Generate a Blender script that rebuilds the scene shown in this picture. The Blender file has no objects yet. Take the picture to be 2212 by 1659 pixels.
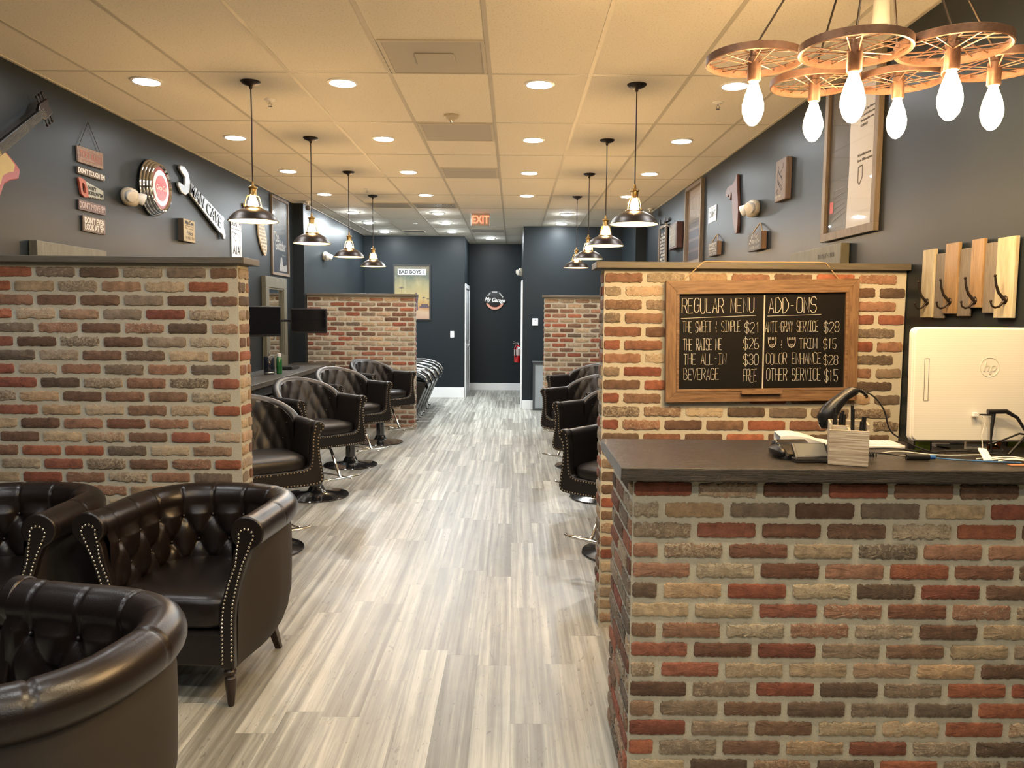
import bpy, bmesh, math, random
from mathutils import Matrix, Vector, noise
from math import sin, cos, pi, radians

C = bpy.context.scene.collection
SC = bpy.context.scene

# ------------------------------------------------------------------ camera
FPX, PITCH, ROLL, YAW = 1696.0, 0.0887, 0.0079, -0.0009
CAM_Z = 1.60


def ray(x, y):
    du = x - 1106.0
    dv = y - 829.5
    u = du * cos(ROLL) + dv * sin(ROLL)
    v = -du * sin(ROLL) + dv * cos(ROLL)
    up, xx = -v / FPX, u / FPX
    Y = cos(PITCH) + sin(PITCH) * up
    Z = -sin(PITCH) + cos(PITCH) * up
    return Vector((xx * cos(YAW) + Y * sin(YAW), -xx * sin(YAW) + Y * cos(YAW), Z))


cd = bpy.data.cameras.new('camera')
cam = bpy.data.objects.new('camera', cd)
C.objects.link(cam)
fw = ray(1106, 829.5).normalized()
rt = (ray(1106 + FPX, 829.5) - ray(1106, 829.5)).normalized()
upv = rt.cross(fw).normalized()
cam.matrix_world = Matrix(((rt.x, upv.x, -fw.x, 0), (rt.y, upv.y, -fw.y, 0), (rt.z, upv.z, -fw.z, CAM_Z), (0, 0, 0, 1)))
cd.sensor_width = 36
cd.lens = FPX * 36 / 2212
cd.clip_start = 0.05
SC.camera = cam

# ------------------------------------------------------------------ look
SC.view_settings.view_transform = 'Standard'
SC.view_settings.look = 'None'
SC.view_settings.gamma = 1
SC.view_settings.use_curve_mapping = False
SC.view_settings.exposure = 0.0
w = bpy.data.worlds.new('world')
SC.world = w
w.use_nodes = True
w.node_tree.nodes['Background'].inputs[0].default_value = (0.5, 0.55, 0.6, 1)
w.node_tree.nodes['Background'].inputs[1].default_value = 0.02
cy = SC.cycles
cy.use_denoising = True
cy.max_bounces = 7
cy.diffuse_bounces = 4
cy.glossy_bounces = 4
cy.transparent_max_bounces = 10
cy.transmission_bounces = 4
cy.caustics_reflective = False
cy.caustics_refractive = False
cy.sample_clamp_indirect = 4
cy.use_light_tree = True

E_LED = 205.0
E_LED_BACK = 700.0
E_PEND = 640.0
E_CHAND = 370.0
COOL = (0.93, 0.975, 1.0)
COOLER = (0.90, 0.97, 1.0)
WARM = (1.0, 0.62, 0.27)


# ------------------------------------------------------------------ materials
def new_mat(name):
    m = bpy.data.materials.new(name)
    m.use_nodes = True
    nt = m.node_tree
    return m, nt, nt.nodes['Principled BSDF']


def mat(name, col, rough=0.5, metal=0.0, bump=0.0, bscale=60.0, var=0.0, coat=0.0, spec=None):
    m, nt, b = new_mat(name)
    b.inputs['Base Color'].default_value = (*col, 1)
    b.inputs['Roughness'].default_value = rough
    b.inputs['Metallic'].default_value = metal
    if coat:
        b.inputs['Coat Weight'].default_value = coat
        b.inputs['Coat Roughness'].default_value = 0.12
    if spec is not None:
        b.inputs['Specular IOR Level'].default_value = spec
    tc = nt.nodes.new('ShaderNodeTexCoord')
    nz = nt.nodes.new('ShaderNodeTexNoise')
    nz.inputs['Scale'].default_value = bscale
    nz.inputs['Detail'].default_value = 4
    nt.links.new(tc.outputs['Object'], nz.inputs['Vector'])
    if bump:
        bp = nt.nodes.new('ShaderNodeBump')
        bp.inputs['Strength'].default_value = bump
        bp.inputs['Distance'].default_value = 0.002
        nt.links.new(nz.outputs['Fac'], bp.inputs['Height'])
        nt.links.new(bp.outputs['Normal'], b.inputs['Normal'])
    if var:
        mx = nt.nodes.new('ShaderNodeMix')
        mx.data_type = 'RGBA'
        mx.inputs[6].default_value = (*[c * (1 - var) for c in col], 1)
        mx.inputs[7].default_value = (*[min(1, c * (1 + var)) for c in col], 1)
        nt.links.new(nz.outputs['Fac'], mx.inputs[0])
        nt.links.new(mx.outputs[2], b.inputs['Base Color'])
    return m


def wood(name, c1, c2, axis='x', rough=0.55, scale=9.0, stretch=14.0, bump=0.3, coat=0.0, knots=False, c3=None):
    """streaky procedural timber, grain running along one object axis"""
    m, nt, b = new_mat(name)
    tc = nt.nodes.new('ShaderNodeTexCoord')
    mp = nt.nodes.new('ShaderNodeMapping')
    s = [stretch] * 3
    s['xyz'.index(axis)] = 1.0
    mp.inputs['Scale'].default_value = s
    nz = nt.nodes.new('ShaderNodeTexNoise')
    nz.inputs['Scale'].default_value = scale
    nz.inputs['Detail'].default_value = 6
    nz.inputs['Roughness'].default_value = 0.65
    nz.inputs['Distortion'].default_value = 0.6
    cr = nt.nodes.new('ShaderNodeValToRGB')
    cr.color_ramp.elements[0].position = 0.32
    cr.color_ramp.elements[0].color = (*c1, 1)
    cr.color_ramp.elements[1].position = 0.68
    cr.color_ramp.elements[1].color = (*c2, 1)
    nt.links.new(tc.outputs['Object'], mp.inputs['Vector'])
    nt.links.new(mp.outputs['Vector'], nz.inputs['Vector'])
    nt.links.new(nz.outputs['Fac'], cr.inputs['Fac'])
    out = cr.outputs['Color']
    if knots:
        n2 = nt.nodes.new('ShaderNodeTexVoronoi')
        n2.inputs['Scale'].default_value = 5.0
        mp2 = nt.nodes.new('ShaderNodeMapping')
        s2 = [2.2] * 3
        s2['xyz'.index(axis)] = 1.0
        mp2.inputs['Scale'].default_value = s2
        nt.links.new(tc.outputs['Object'], mp2.inputs['Vector'])
        nt.links.new(mp2.outputs['Vector'], n2.inputs['Vector'])
        r2 = nt.nodes.new('ShaderNodeValToRGB')
        r2.color_ramp.elements[0].position = 0.03
        r2.color_ramp.elements[0].color = (0.35, 0.28, 0.22, 1)
        r2.color_ramp.elements[1].position = 0.11
        r2.color_ramp.elements[1].color = (1, 1, 1, 1)
        nt.links.new(n2.outputs['Distance'], r2.inputs['Fac'])
        mx = nt.nodes.new('ShaderNodeMix')
        mx.data_type = 'RGBA'
        mx.blend_type = 'MULTIPLY'
        mx.inputs[0].default_value = 1
        nt.links.new(out, mx.inputs[6])
        nt.links.new(r2.outputs['Color'], mx.inputs[7])
        out = mx.outputs[2]
    nt.links.new(out, b.inputs['Base Color'])
    b.inputs['Roughness'].default_value = rough
    if coat:
        b.inputs['Coat Weight'].default_value = coat
    bp = nt.nodes.new('ShaderNodeBump')
    bp.inputs['Strength'].default_value = bump
    bp.inputs['Distance'].default_value = 0.003
    nt.links.new(nz.outputs['Fac'], bp.inputs['Height'])
    nt.links.new(bp.outputs['Normal'], b.inputs['Normal'])
    return m


def emit(name, col, strength):
    m, nt, b = new_mat(name)
    b.inputs['Base Color'].default_value = (0.8, 0.8, 0.8, 1)
    b.inputs['Emission Color'].default_value = (*col, 1)
    b.inputs['Emission Strength'].default_value = strength
    return m


def brick_mat(name):
    """brick colour from the mesh (each brick its own), worn with pale lime marks"""
    m, nt, b = new_mat(name)
    at = nt.nodes.new('ShaderNodeAttribute')
    at.attribute_name = 'Col'
    tc = nt.nodes.new('ShaderNodeTexCoord')
    n1 = nt.nodes.new('ShaderNodeTexNoise')
    n1.inputs['Scale'].default_value = 28
    n1.inputs['Detail'].default_value = 5
    n1.inputs['Roughness'].default_value = 0.7
    nt.links.new(tc.outputs['Object'], n1.inputs['Vector'])
    r1 = nt.nodes.new('ShaderNodeMapRange')
    r1.inputs[1].default_value = 0.3
    r1.inputs[2].default_value = 0.7
    r1.inputs[3].default_value = 0.68
    r1.inputs[4].default_value = 1.45
    nt.links.new(n1.outputs['Fac'], r1.inputs[0])
    mu = nt.nodes.new('ShaderNodeVectorMath')
    mu.operation = 'SCALE'
    nt.links.new(at.outputs['Color'], mu.inputs[0])
    nt.links.new(r1.outputs[0], mu.inputs['Scale'])
    # lime marks: thin ridged veins where alpha (wear) is high
    n2 = nt.nodes.new('ShaderNodeTexNoise')
    n2.inputs['Scale'].default_value = 62
    n2.inputs['Detail'].default_value = 6
    n2.inputs['Roughness'].default_value = 0.75
    n2.inputs['Distortion'].default_value = 1.6
    nt.links.new(tc.outputs['Object'], n2.inputs['Vector'])
    gt = nt.nodes.new('ShaderNodeMath')
    gt.operation = 'MULTIPLY_ADD'
    gt.inputs[1].default_value = 0.34
    gt.inputs[2].default_value = -0.34
    nt.links.new(at.outputs['Alpha'], gt.inputs[0])
    ad = nt.nodes.new('ShaderNodeMath')
    ad.operation = 'ADD'
    nt.links.new(gt.outputs[0], ad.inputs[0])
    nt.links.new(n2.outputs['Fac'], ad.inputs[1])
    r2 = nt.nodes.new('ShaderNodeMapRange')
    r2.inputs[1].default_value = 0.42
    r2.inputs[2].default_value = 0.56
    r2.inputs[3].default_value = 0.0
    r2.inputs[4].default_value = 0.8
    nt.links.new(ad.outputs[0], r2.inputs[0])
    mx = nt.nodes.new('ShaderNodeMix')
    mx.data_type = 'RGBA'
    nt.links.new(r2.outputs[0], mx.inputs[0])
    nt.links.new(mu.outputs[0], mx.inputs[6])
    mx.inputs[7].default_value = (0.50, 0.43, 0.32, 1)
    nt.links.new(mx.outputs[2], b.inputs['Base Color'])
    b.inputs['Roughness'].default_value = 0.85
    bp = nt.nodes.new('ShaderNodeBump')
    bp.inputs['Strength'].default_value = 0.9
    bp.inputs['Distance'].default_value = 0.006
    nt.links.new(n2.outputs['Fac'], bp.inputs['Height'])
    nt.links.new(bp.outputs['Normal'], b.inputs['Normal'])
    return m


def floor_mat():
    """grey washed plank flooring, planks 0.15 x 1.22 m running down the room"""
    m, nt, b = new_mat('plank_floor')
    N, Lk = nt.nodes.new, nt.links.new

    def math_(op, a=None, bb=None, c=None):
        n = N('ShaderNodeMath')
        n.operation = op
        for i, v in enumerate((a, bb, c)):
            if v is None:
                continue
            if isinstance(v, (int, float)):
                n.inputs[i].default_value = v
            else:
                Lk(v, n.inputs[i])
        return n.outputs[0]
    tc = N('ShaderNodeTexCoord')
    sp = N('ShaderNodeSeparateXYZ')
    Lk(tc.outputs['Object'], sp.inputs[0])
    x, y = sp.outputs[0], sp.outputs[1]
    col = math_('FLOOR', math_('DIVIDE', x, 0.15))
    wn = N('ShaderNodeTexWhiteNoise')
    wn.noise_dimensions = '1D'
    Lk(col, wn.inputs['W'])
    yo = math_('ADD', math_('DIVIDE', y, 1.22), wn.outputs['Value'])
    row = math_('FLOOR', yo)
    cb = N('ShaderNodeCombineXYZ')
    Lk(col, cb.inputs[0])
    Lk(row, cb.inputs[1])
    wn2 = N('ShaderNodeTexWhiteNoise')
    wn2.noise_dimensions = '2D'
    Lk(cb.outputs[0], wn2.inputs['Vector'])
    pid = wn2.outputs['Value']
    off = math_('MULTIPLY', pid, 37.0)

    def streak(sx, sy, detail, dist):
        c = N('ShaderNodeCombineXYZ')
        Lk(math_('MULTIPLY', x, sx), c.inputs[0])
        Lk(math_('MULTIPLY', y, sy), c.inputs[1])
        Lk(off, c.inputs[2])
        n = N('ShaderNodeTexNoise')
        n.inputs['Scale'].default_value = 1
        n.inputs['Detail'].default_value = detail
        n.inputs['Distortion'].default_value = dist
        n.inputs['Roughness'].default_value = 0.6
        Lk(c.outputs[0], n.inputs['Vector'])
        return n.outputs['Fac']
    s1 = streak(26, 0.55, 2, 0.35)
    s2 = streak(90, 2.2, 4, 1.5)
    s3 = streak(9, 5.0, 5, 0.8)
    t = math_('ADD', math_('MULTIPLY', s1, 1.6), math_('MULTIPLY', pid, 0.34))
    t = math_('ADD', t, math_('MULTIPLY', s2, 0.62))
    t = math_('ADD', t, math_('MULTIPLY', s3, 0.30))
    t = math_('SUBTRACT', t, 0.96)
    cr = N('ShaderNodeValToRGB')
    e = cr.color_ramp.elements
    e[0].position = 0.0
    e[0].color = (0.160, 0.152, 0.128, 1)
    e[1].position = 1.0
    e[1].color = (0.58, 0.57, 0.50, 1)
    for p, c in ((0.28, (0.235, 0.226, 0.195, 1)), (0.5, (0.325, 0.315, 0.275, 1)), (0.72, (0.45, 0.44, 0.385, 1))):
        k = e.new(p)
        k.color = c
    Lk(t, cr.inputs['Fac'])
    # dark knots and grain marks
    kn = streak(26, 7, 2, 2.5)
    kr = N('ShaderNodeMapRange')
    kr.inputs[1].default_value = 0.64
    kr.inputs[2].default_value = 0.72
    kr.inputs[3].default_value = 1.0
    kr.inputs[4].default_value = 0.6
    Lk(kn, kr.inputs[0])
    # plank joints
    fx = math_('FRACT', math_('DIVIDE', x, 0.15))
    fy = math_('FRACT', yo)
    jx = math_('LESS_THAN', fx, 0.012)
    jy = math_('LESS_THAN', fy, 0.0022)
    j = math_('MAXIMUM', jx, jy)
    jf = math_('SUBTRACT', 1.0, math_('MULTIPLY', j, 0.28))
    f = math_('MULTIPLY', kr.outputs[0], jf)
    vm = N('ShaderNodeVectorMath')
    vm.operation = 'SCALE'
    Lk(cr.outputs['Color'], vm.inputs[0])
    Lk(f, vm.inputs['Scale'])
    Lk(vm.outputs[0], b.inputs['Base Color'])
    rr = N('ShaderNodeMapRange')
    rr.inputs[3].default_value = 0.27
    rr.inputs[4].default_value = 0.48
    Lk(s2, rr.inputs[0])
    Lk(rr.outputs[0], b.inputs['Roughness'])
    bp = N('ShaderNodeBump')
    bp.inputs['Strength'].default_value = 0.25
    bp.inputs['Distance'].default_value = 0.0012
    Lk(math_('SUBTRACT', s2, j), bp.inputs['Height'])
    Lk(bp.outputs['Normal'], b.inputs['Normal'])
    return m


def tile_mat():
    m, nt, b = new_mat('acoustic_tile')
    tc = nt.nodes.new('ShaderNodeTexCoord')
    n = nt.nodes.new('ShaderNodeTexNoise')
    n.inputs['Scale'].default_value = 95
    n.inputs['Detail'].default_value = 5
    n.inputs['Roughness'].default_value = 0.8
    nt.links.new(tc.outputs['Object'], n.inputs['Vector'])
    cr = nt.nodes.new('ShaderNodeValToRGB')
    cr.color_ramp.elements[0].position = 0.33
    cr.color_ramp.elements[0].color = (0.46, 0.42, 0.36, 1)
    cr.color_ramp.elements[1].position = 0.46
    cr.color_ramp.elements[1].color = (0.76, 0.71, 0.61, 1)
    nt.links.new(n.outputs['Fac'], cr.inputs['Fac'])
    nt.links.new(cr.outputs['Color'], b.inputs['Base Color'])
    b.inputs['Roughness'].default_value = 0.9
    bp = nt.nodes.new('ShaderNodeBump')
    bp.inputs['Strength'].default_value = 0.4
    bp.inputs['Distance'].default_value = 0.002
    nt.links.new(n.outputs['Fac'], bp.inputs['Height'])
    nt.links.new(bp.outputs['Normal'], b.inputs['Normal'])
    return m


def stripes(name, c1, c2, scale, axis='z', rough=0.5, metal=0.0):
    """fine ribs across one object axis"""
    m, nt, b = new_mat(name)
    tc = nt.nodes.new('ShaderNodeTexCoord')
    wv = nt.nodes.new('ShaderNodeTexWave')
    wv.bands_direction = axis.upper()
    wv.inputs['Scale'].default_value = scale
    nt.links.new(tc.outputs['Object'], wv.inputs['Vector'])
    mx = nt.nodes.new('ShaderNodeMix')
    mx.data_type = 'RGBA'
    mx.inputs[6].default_value = (*c1, 1)
    mx.inputs[7].default_value = (*c2, 1)
    nt.links.new(wv.outputs['Fac'], mx.inputs[0])
    nt.links.new(mx.outputs[2], b.inputs['Base Color'])
    b.inputs['Roughness'].default_value = rough
    b.inputs['Metallic'].default_value = metal
    return m


def ramp_mat(name, stops, axis='y', lo=0.0, hi=1.0, scale=3.0, amount=0.3, rough=0.4):
    """printed picture: colour bands along an object axis, broken up by noise"""
    m, nt, b = new_mat(name)
    tc = nt.nodes.new('ShaderNodeTexCoord')
    sp = nt.nodes.new('ShaderNodeSeparateXYZ')
    nt.links.new(tc.outputs['Object'], sp.inputs[0])
    mr = nt.nodes.new('ShaderNodeMapRange')
    mr.inputs[1].default_value = lo
    mr.inputs[2].default_value = hi
    nt.links.new(sp.outputs['xyz'.index(axis)], mr.inputs[0])
    n = nt.nodes.new('ShaderNodeTexNoise')
    n.inputs['Scale'].default_value = scale
    n.inputs['Detail'].default_value = 5
    nt.links.new(tc.outputs['Object'], n.inputs['Vector'])
    ma = nt.nodes.new('ShaderNodeMath')
    ma.operation = 'MULTIPLY_ADD'
    ma.inputs[1].default_value = amount
    nt.links.new(n.outputs['Fac'], ma.inputs[0])
    su = nt.nodes.new('ShaderNodeMath')
    su.operation = 'SUBTRACT'
    su.inputs[1].default_value = amount * 0.5
    nt.links.new(mr.outputs[0], ma.inputs[2])
    nt.links.new(ma.outputs[0], su.inputs[0])
    cr = nt.nodes.new('ShaderNodeValToRGB')
    e = cr.color_ramp.elements
    e[0].position, e[0].color = stops[0][0], (*stops[0][1], 1)
    e[1].position, e[1].color = stops[-1][0], (*stops[-1][1], 1)
    for p, c in stops[1:-1]:
        k = e.new(p)
        k.color = (*c, 1)
    nt.links.new(su.outputs[0], cr.inputs['Fac'])
    nt.links.new(cr.outputs['Color'], b.inputs['Base Color'])
    b.inputs['Roughness'].default_value = rough
    return m


def glassy(name, tint=(1, 1, 1), gloss=0.12, rough=0.02):
    """thin clear pane: lets light straight through, with a surface sheen"""
    m, nt, b = new_mat(name)
    nt.nodes.remove(b)
    o = nt.nodes['Material Output']
    t = nt.nodes.new('ShaderNodeBsdfTransparent')
    t.inputs[0].default_value = (*tint, 1)
    g = nt.nodes.new('ShaderNodeBsdfGlossy')
    g.inputs['Roughness'].default_value = rough
    lw = nt.nodes.new('ShaderNodeLayerWeight')
    pw_ = nt.nodes.new('ShaderNodeMath')
    pw_.operation = 'POWER'
    pw_.inputs[1].default_value = 5.0
    nt.links.new(lw.outputs['Facing'], pw_.inputs[0])
    ad = nt.nodes.new('ShaderNodeMath')
    ad.operation = 'ADD'
    ad.inputs[1].default_value = gloss
    ad.use_clamp = True
    nt.links.new(pw_.outputs[0], ad.inputs[0])
    mx = nt.nodes.new('ShaderNodeMixShader')
    nt.links.new(ad.outputs[0], mx.inputs[0])
    nt.links.new(t.outputs[0], mx.inputs[1])
    nt.links.new(g.outputs[0], mx.inputs[2])
    nt.links.new(mx.outputs[0], o.inputs[0])
    return m


M = dict(
    wall=mat('slate_paint', (0.0165, 0.0215, 0.0250), 0.40, bump=0.15, bscale=180, spec=0.14),
    floor=floor_mat(),
    tile=tile_mat(),
    tbar=mat('ceiling_grid_paint', (0.50, 0.46, 0.38), 0.5),
    vent=stripes('perforated_grille', (0.50, 0.47, 0.42), (0.38, 0.36, 0.32), 60, 'x', 0.7),
    slot=stripes('slotted_grille', (0.5, 0.48, 0.44), (0.12, 0.12, 0.11), 16, 'x', 0.6),
    white=mat('white_enamel', (0.80, 0.80, 0.78), 0.35),
    trimw=mat('white_gloss_trim', (0.82, 0.83, 0.84), 0.3),
    brick=brick_mat('reclaimed_brick'),
    mortar=mat('mortar', (0.45, 0.43, 0.36), 0.95, bump=0.8, bscale=120, var=0.12),
    cap=wood('grey_brown_cap_board', (0.072, 0.062, 0.048), (0.115, 0.10, 0.078), 'x', 0.5, bump=0.15),
    top=wood('ebony_stained_oak', (0.006, 0.005, 0.004), (0.045, 0.036, 0.029), 'x', 0.22, 14, 22, 1.0),
    shelf=wood('dark_grey_plank', (0.028, 0.025, 0.021), (0.10, 0.09, 0.076), 'y', 0.42, 8, 12, 0.4),
    leather=mat('espresso_leather', (0.0105, 0.0068, 0.0060), 0.30, bump=0.22, bscale=260, var=0.25),
    fabric=mat('brown_suede_cloth', (0.026, 0.021, 0.018), 0.75, bump=0.3, bscale=400),
    vinyl=mat('black_vinyl', (0.0085, 0.0065, 0.006), 0.40, bump=0.25, bscale=300),
    stud=mat('antique_nickel', (0.72, 0.66, 0.56), 0.25, 1.0),
    studb=mat('aged_brass_nail', (0.42, 0.34, 0.24), 0.35, 1.0),
    darkwood=wood('espresso_leg_wood', (0.010, 0.006, 0.005), (0.035, 0.018, 0.012), 'z', 0.3),
    chrome=mat('chrome', (0.80, 0.80, 0.80), 0.07, 1.0),
    blackchrome=mat('black_gloss_steel', (0.02, 0.02, 0.022), 0.06, 0.3, coat=1.0),
    black=mat('black_plastic', (0.010, 0.010, 0.011), 0.32),
    matt=mat('matt_black', (0.008, 0.008, 0.008), 0.6),
    screen=mat('dark_glass_screen', (0.004, 0.004, 0.005), 0.08, coat=0.6),
    pine=wood('honey_pine', (0.10, 0.052, 0.026), (0.25, 0.150, 0.080), 'x', 0.5, 7, 12, 0.4, knots=True),
    pinev=wood('honey_pine_upright', (0.10, 0.052, 0.026), (0.25, 0.150, 0.080), 'y', 0.5, 7, 12, 0.4, knots=True),
    greyw=wood('weathered_grey_frame', (0.12, 0.092, 0.066), (0.22, 0.175, 0.13), 'y', 0.65, 9, 12, 0.4),
    greyx=wood('weathered_grey_frame_rail', (0.16, 0.125, 0.09), (0.30, 0.245, 0.185), 'x', 0.65, 9, 12, 0.4),
    sage=wood('sage_mirror_frame', (0.085, 0.080, 0.052), (0.14, 0.13, 0.09), 'y', 0.6, 6, 9, 0.2),
    chalkb=mat('chalkboard', (0.006, 0.0055, 0.0055), 0.55, bump=0.1, var=0.3, bscale=8, spec=0.15),
    chalk=mat('chalk', (0.55, 0.53, 0.48), 0.95, bump=1.0, bscale=500, var=0.55),
    bronze=mat('dark_bronze', (0.030, 0.022, 0.018), 0.4, 0.7),
    brass=mat('antique_brass', (0.42, 0.27, 0.10), 0.3, 1.0, var=0.2),
    shade_in=mat('white_shade_lining', (0.88, 0.86, 0.80), 0.4),
    rust=mat('rustic_wheel_iron', (0.10, 0.052, 0.034), 0.45, 0.5, bump=0.4, bscale=80, var=0.4),
    mirror=mat('mirror_glass', (0.78, 0.80, 0.78), 0.02, 1.0),
    cream=mat('cream_plastic', (0.48, 0.43, 0.34), 0.4),
    rope=mat('jute_twine', (0.42, 0.30, 0.16), 0.9, bump=0.8, bscale=300),
    steel2=mat('satin_steel', (0.32, 0.33, 0.34), 0.22, 1.0),
    pcw=stripes('ribbed_white_shell', (0.70, 0.67, 0.60), (0.76, 0.73, 0.66), 29, 'y', 0.4),
    led=emit('downlight_lens', COOL, E_LED),
    ledw=emit('added_warm_lens', (1.0, 0.80, 0.50), 420.0),  # warm lens of the unseen downlights added to light the counter front
    ledb=emit('back_room_lamp_face', COOLER, E_LED_BACK),
    bulb=emit('pendant_filament_glow', WARM, E_PEND),
    bulbc=emit('edison_filament_glow', WARM, E_CHAND),
    glass=glassy('clear_glass'),
    poster_glass=glassy('picture_glazing', gloss=0.05),
)


# ------------------------------------------------------------------ mesh builder
class MB:
    def __init__(s, T=None):
        s.v, s.f, s.mi, s.col = [], [], [], []
        s.T = T

    def add(s, vs, fs, mi=0, col=None):
        o = len(s.v)
        if s.T is not None:
            vs = [s.T @ Vector(p) for p in vs]
        s.v.extend([tuple(p) for p in vs])
        for f in fs:
            s.f.append(tuple(i + o for i in f))
            s.mi.append(mi)
            s.col.append(col)

    def box(s, x0, x1, y0, y1, z0, z1, mi=0):
        vs = [(x, y, z) for z in (z0, z1) for y in (y0, y1) for x in (x0, x1)]
        s.add(vs, [(0, 2, 3, 1), (4, 5, 7, 6), (0, 1, 5, 4), (2, 6, 7, 3), (0, 4, 6, 2), (1, 3, 7, 5)], mi)
        return s

    def prism(s, pts, axis, a0, a1, mi=0):
        """closed 2D outline extruded along an axis"""
        n = len(pts)

        def P(p, a):
            return {'x': (a, p[0], p[1]), 'y': (p[0], a, p[1]), 'z': (p[0], p[1], a)}[axis]
        vs = [P(p, a0) for p in pts] + [P(p, a1) for p in pts]
        fs = [tuple(range(n)), tuple(range(2 * n - 1, n - 1, -1))]
        fs += [(i, (i + 1) % n, n + (i + 1) % n, n + i) for i in range(n)]
        s.add(vs, fs, mi)
        return s

    def grid(s, P, cu=False, cv=False, mi=0):
        """P[i][j] points"""
        n, m = len(P), len(P[0])
        vs = [p for r in P for p in r]
        fs = []
        for i in range(n if cu else n - 1):
            for j in range(m if cv else m - 1):
                a, b_ = i, (i + 1) % n
                c, d = j, (j + 1) % m
                fs.append((a * m + c, b_ * m + c, b_ * m + d, a * m + d))
        s.add(vs, fs, mi)
        return s

    def lathe(s, prof, n=24, c=(0, 0, 0), R=None, mi=0, caps=True):
        P = []
        for k in range(n):
            a = 2 * pi * k / n
            row = []
            for r, z in prof:
                p = Vector((r * cos(a), r * sin(a), z))
                if R is not None:
                    p = R @ p
                row.append(p + Vector(c))
            P.append(row)
        s.grid(P, cu=True, mi=mi)
        if caps:
            for e in (0, -1):
                if prof[e][0] > 1e-5:
                    s.add([P[k][e] for k in range(n)], [tuple(range(n))], mi)
        return s

    def tube(s, pts, r, n=8, mi=0, closed=False, flat=1.0, caps=True):
        pts = [Vector(p) for p in pts]
        N = len(pts)
        rs = r if isinstance(r, (list, tuple)) else [r] * N
        P = []
        ref = None
        for i in range(N):
            a = pts[(i - 1) % N] if (closed or i > 0) else pts[i]
            b_ = pts[(i + 1) % N] if (closed or i < N - 1) else pts[i]
            d = (b_ - a).normalized()
            if ref is None:
                ref = Vector((0, 0, 1)) if abs(d.z) < 0.9 else Vector((1, 0, 0))
            u = d.cross(ref)
            if u.length < 1e-4:
                u = d.cross(Vector((1, 0.3, 0)))
            u.normalize()
            ref = u.cross(d).normalized()
            P.append([pts[i] + (u * cos(2 * pi * k / n) + ref * sin(2 * pi * k / n) * flat) * rs[i] for k in range(n)])
        s.grid(P, cu=closed, cv=True, mi=mi)
        if caps and not closed:
            s.add(P[0], [tuple(range(n))], mi)
            s.add(P[-1], [tuple(range(n))], mi)
        return s

    def sph(s, c, r, n=10, m=6, sc=(1, 1, 1), mi=0, e=1.0):
        def sg(v, q):
            return math.copysign(abs(v) ** q, v)
        P = []
        for i in range(n):
            a = 2 * pi * i / n
            P.append([(c[0] + r * sc[0] * sg(cos(a), e) * sg(sin(pi * (j + .02) / (m + .04)), e),
                       c[1] + r * sc[1] * sg(sin(a), e) * sg(sin(pi * (j + .02) / (m + .04)), e),
                       c[2] + r * sc[2] * sg(cos(pi * (j + .02) / (m + .04)), e)) for j in range(m + 1)])
        s.grid(P, cu=True, mi=mi)
        s.add([P[i][0] for i in range(n)], [tuple(range(n))], mi)
        s.add([P[i][-1] for i in range(n)], [tuple(range(n))], mi)
        return s

    def build(s, name, mats, parent=None, smooth=None, bevel=0.0, sub=0, T=None):
        me = bpy.data.meshes.new(name)
        me.from_pydata(s.v, [], s.f)
        if not isinstance(mats, (list, tuple)):
            mats = [mats]
        for m_ in mats:
            me.materials.append(m_)
        for p, i in zip(me.polygons, s.mi):
            p.material_index = i
        if any(c is not None for c in s.col):
            ca = me.color_attributes.new('Col', 'FLOAT_COLOR', 'CORNER')
            buf = []
            for p, c in zip(me.polygons, s.col):
                buf += list(c or (0.4, 0.37, 0.31, 0)) * p.loop_total
            ca.data.foreach_set('color', buf)
        bm = bmesh.new()
        bm.from_mesh(me)
        bmesh.ops.recalc_face_normals(bm, faces=bm.faces)
        bm.to_mesh(me)
        bm.free()
        if smooth is not None:
            me.polygons.foreach_set('use_smooth', [True] * len(me.polygons))
            me.set_sharp_from_angle(angle=radians(smooth))
        o = bpy.data.objects.new(name, me)
        C.objects.link(o)
        if parent is not None:
            o.parent = parent
        if T is not None:
            o.matrix_basis = T
        if bevel:
            b_ = o.modifiers.new('bevel', 'BEVEL')
            b_.width = bevel
            b_.segments = 2
            b_.limit_method = 'ANGLE'
            b_.angle_limit = radians(40)
        if sub:
            q = o.modifiers.new('sub', 'SUBSURF')
            q.levels = q.render_levels = sub
        return o


def tag(o, label=None, cat=None, group=None, kind=None):
    if label:
        o['label'] = label
    if cat:
        o['category'] = cat
    if group:
        o['group'] = group
    if kind:
        o['kind'] = kind
    return o


FR = {'L': Matrix(((0, 0, 1), (1, 0, 0), (0, 1, 0))).to_4x4(),
      'R': Matrix(((0, 0, -1), (-1, 0, 0), (0, 1, 0))).to_4x4(),
      'F': Matrix(((1, 0, 0), (0, 0, -1), (0, 1, 0))).to_4x4()}


def thing(name, label, cat, loc=(0, 0, 0), rz=0.0, group=None, fr=None, tilt=0.0):
    """an Empty at the base of a thing; fr puts its local XY plane on a wall (z outward)"""
    o = bpy.data.objects.new(name, None)
    o.empty_display_size = 0.05
    C.objects.link(o)
    R = FR[fr] if fr else Matrix.Rotation(rz, 4, 'Z')
    if tilt:
        R = R @ Matrix.Rotation(tilt, 4, 'Z')
    o.matrix_world = Matrix.Translation(loc) @ R
    return tag(o, label, cat, group)


def copy_tree(o, parent=None):
    c = o.copy()
    C.objects.link(c)
    c.parent = parent
    for ch in list(o.children):
        copy_tree(ch, c)
    return c


def struct(name, mb, m, **k):
    return tag(mb.build(name, m, **k), kind='structure')


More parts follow.
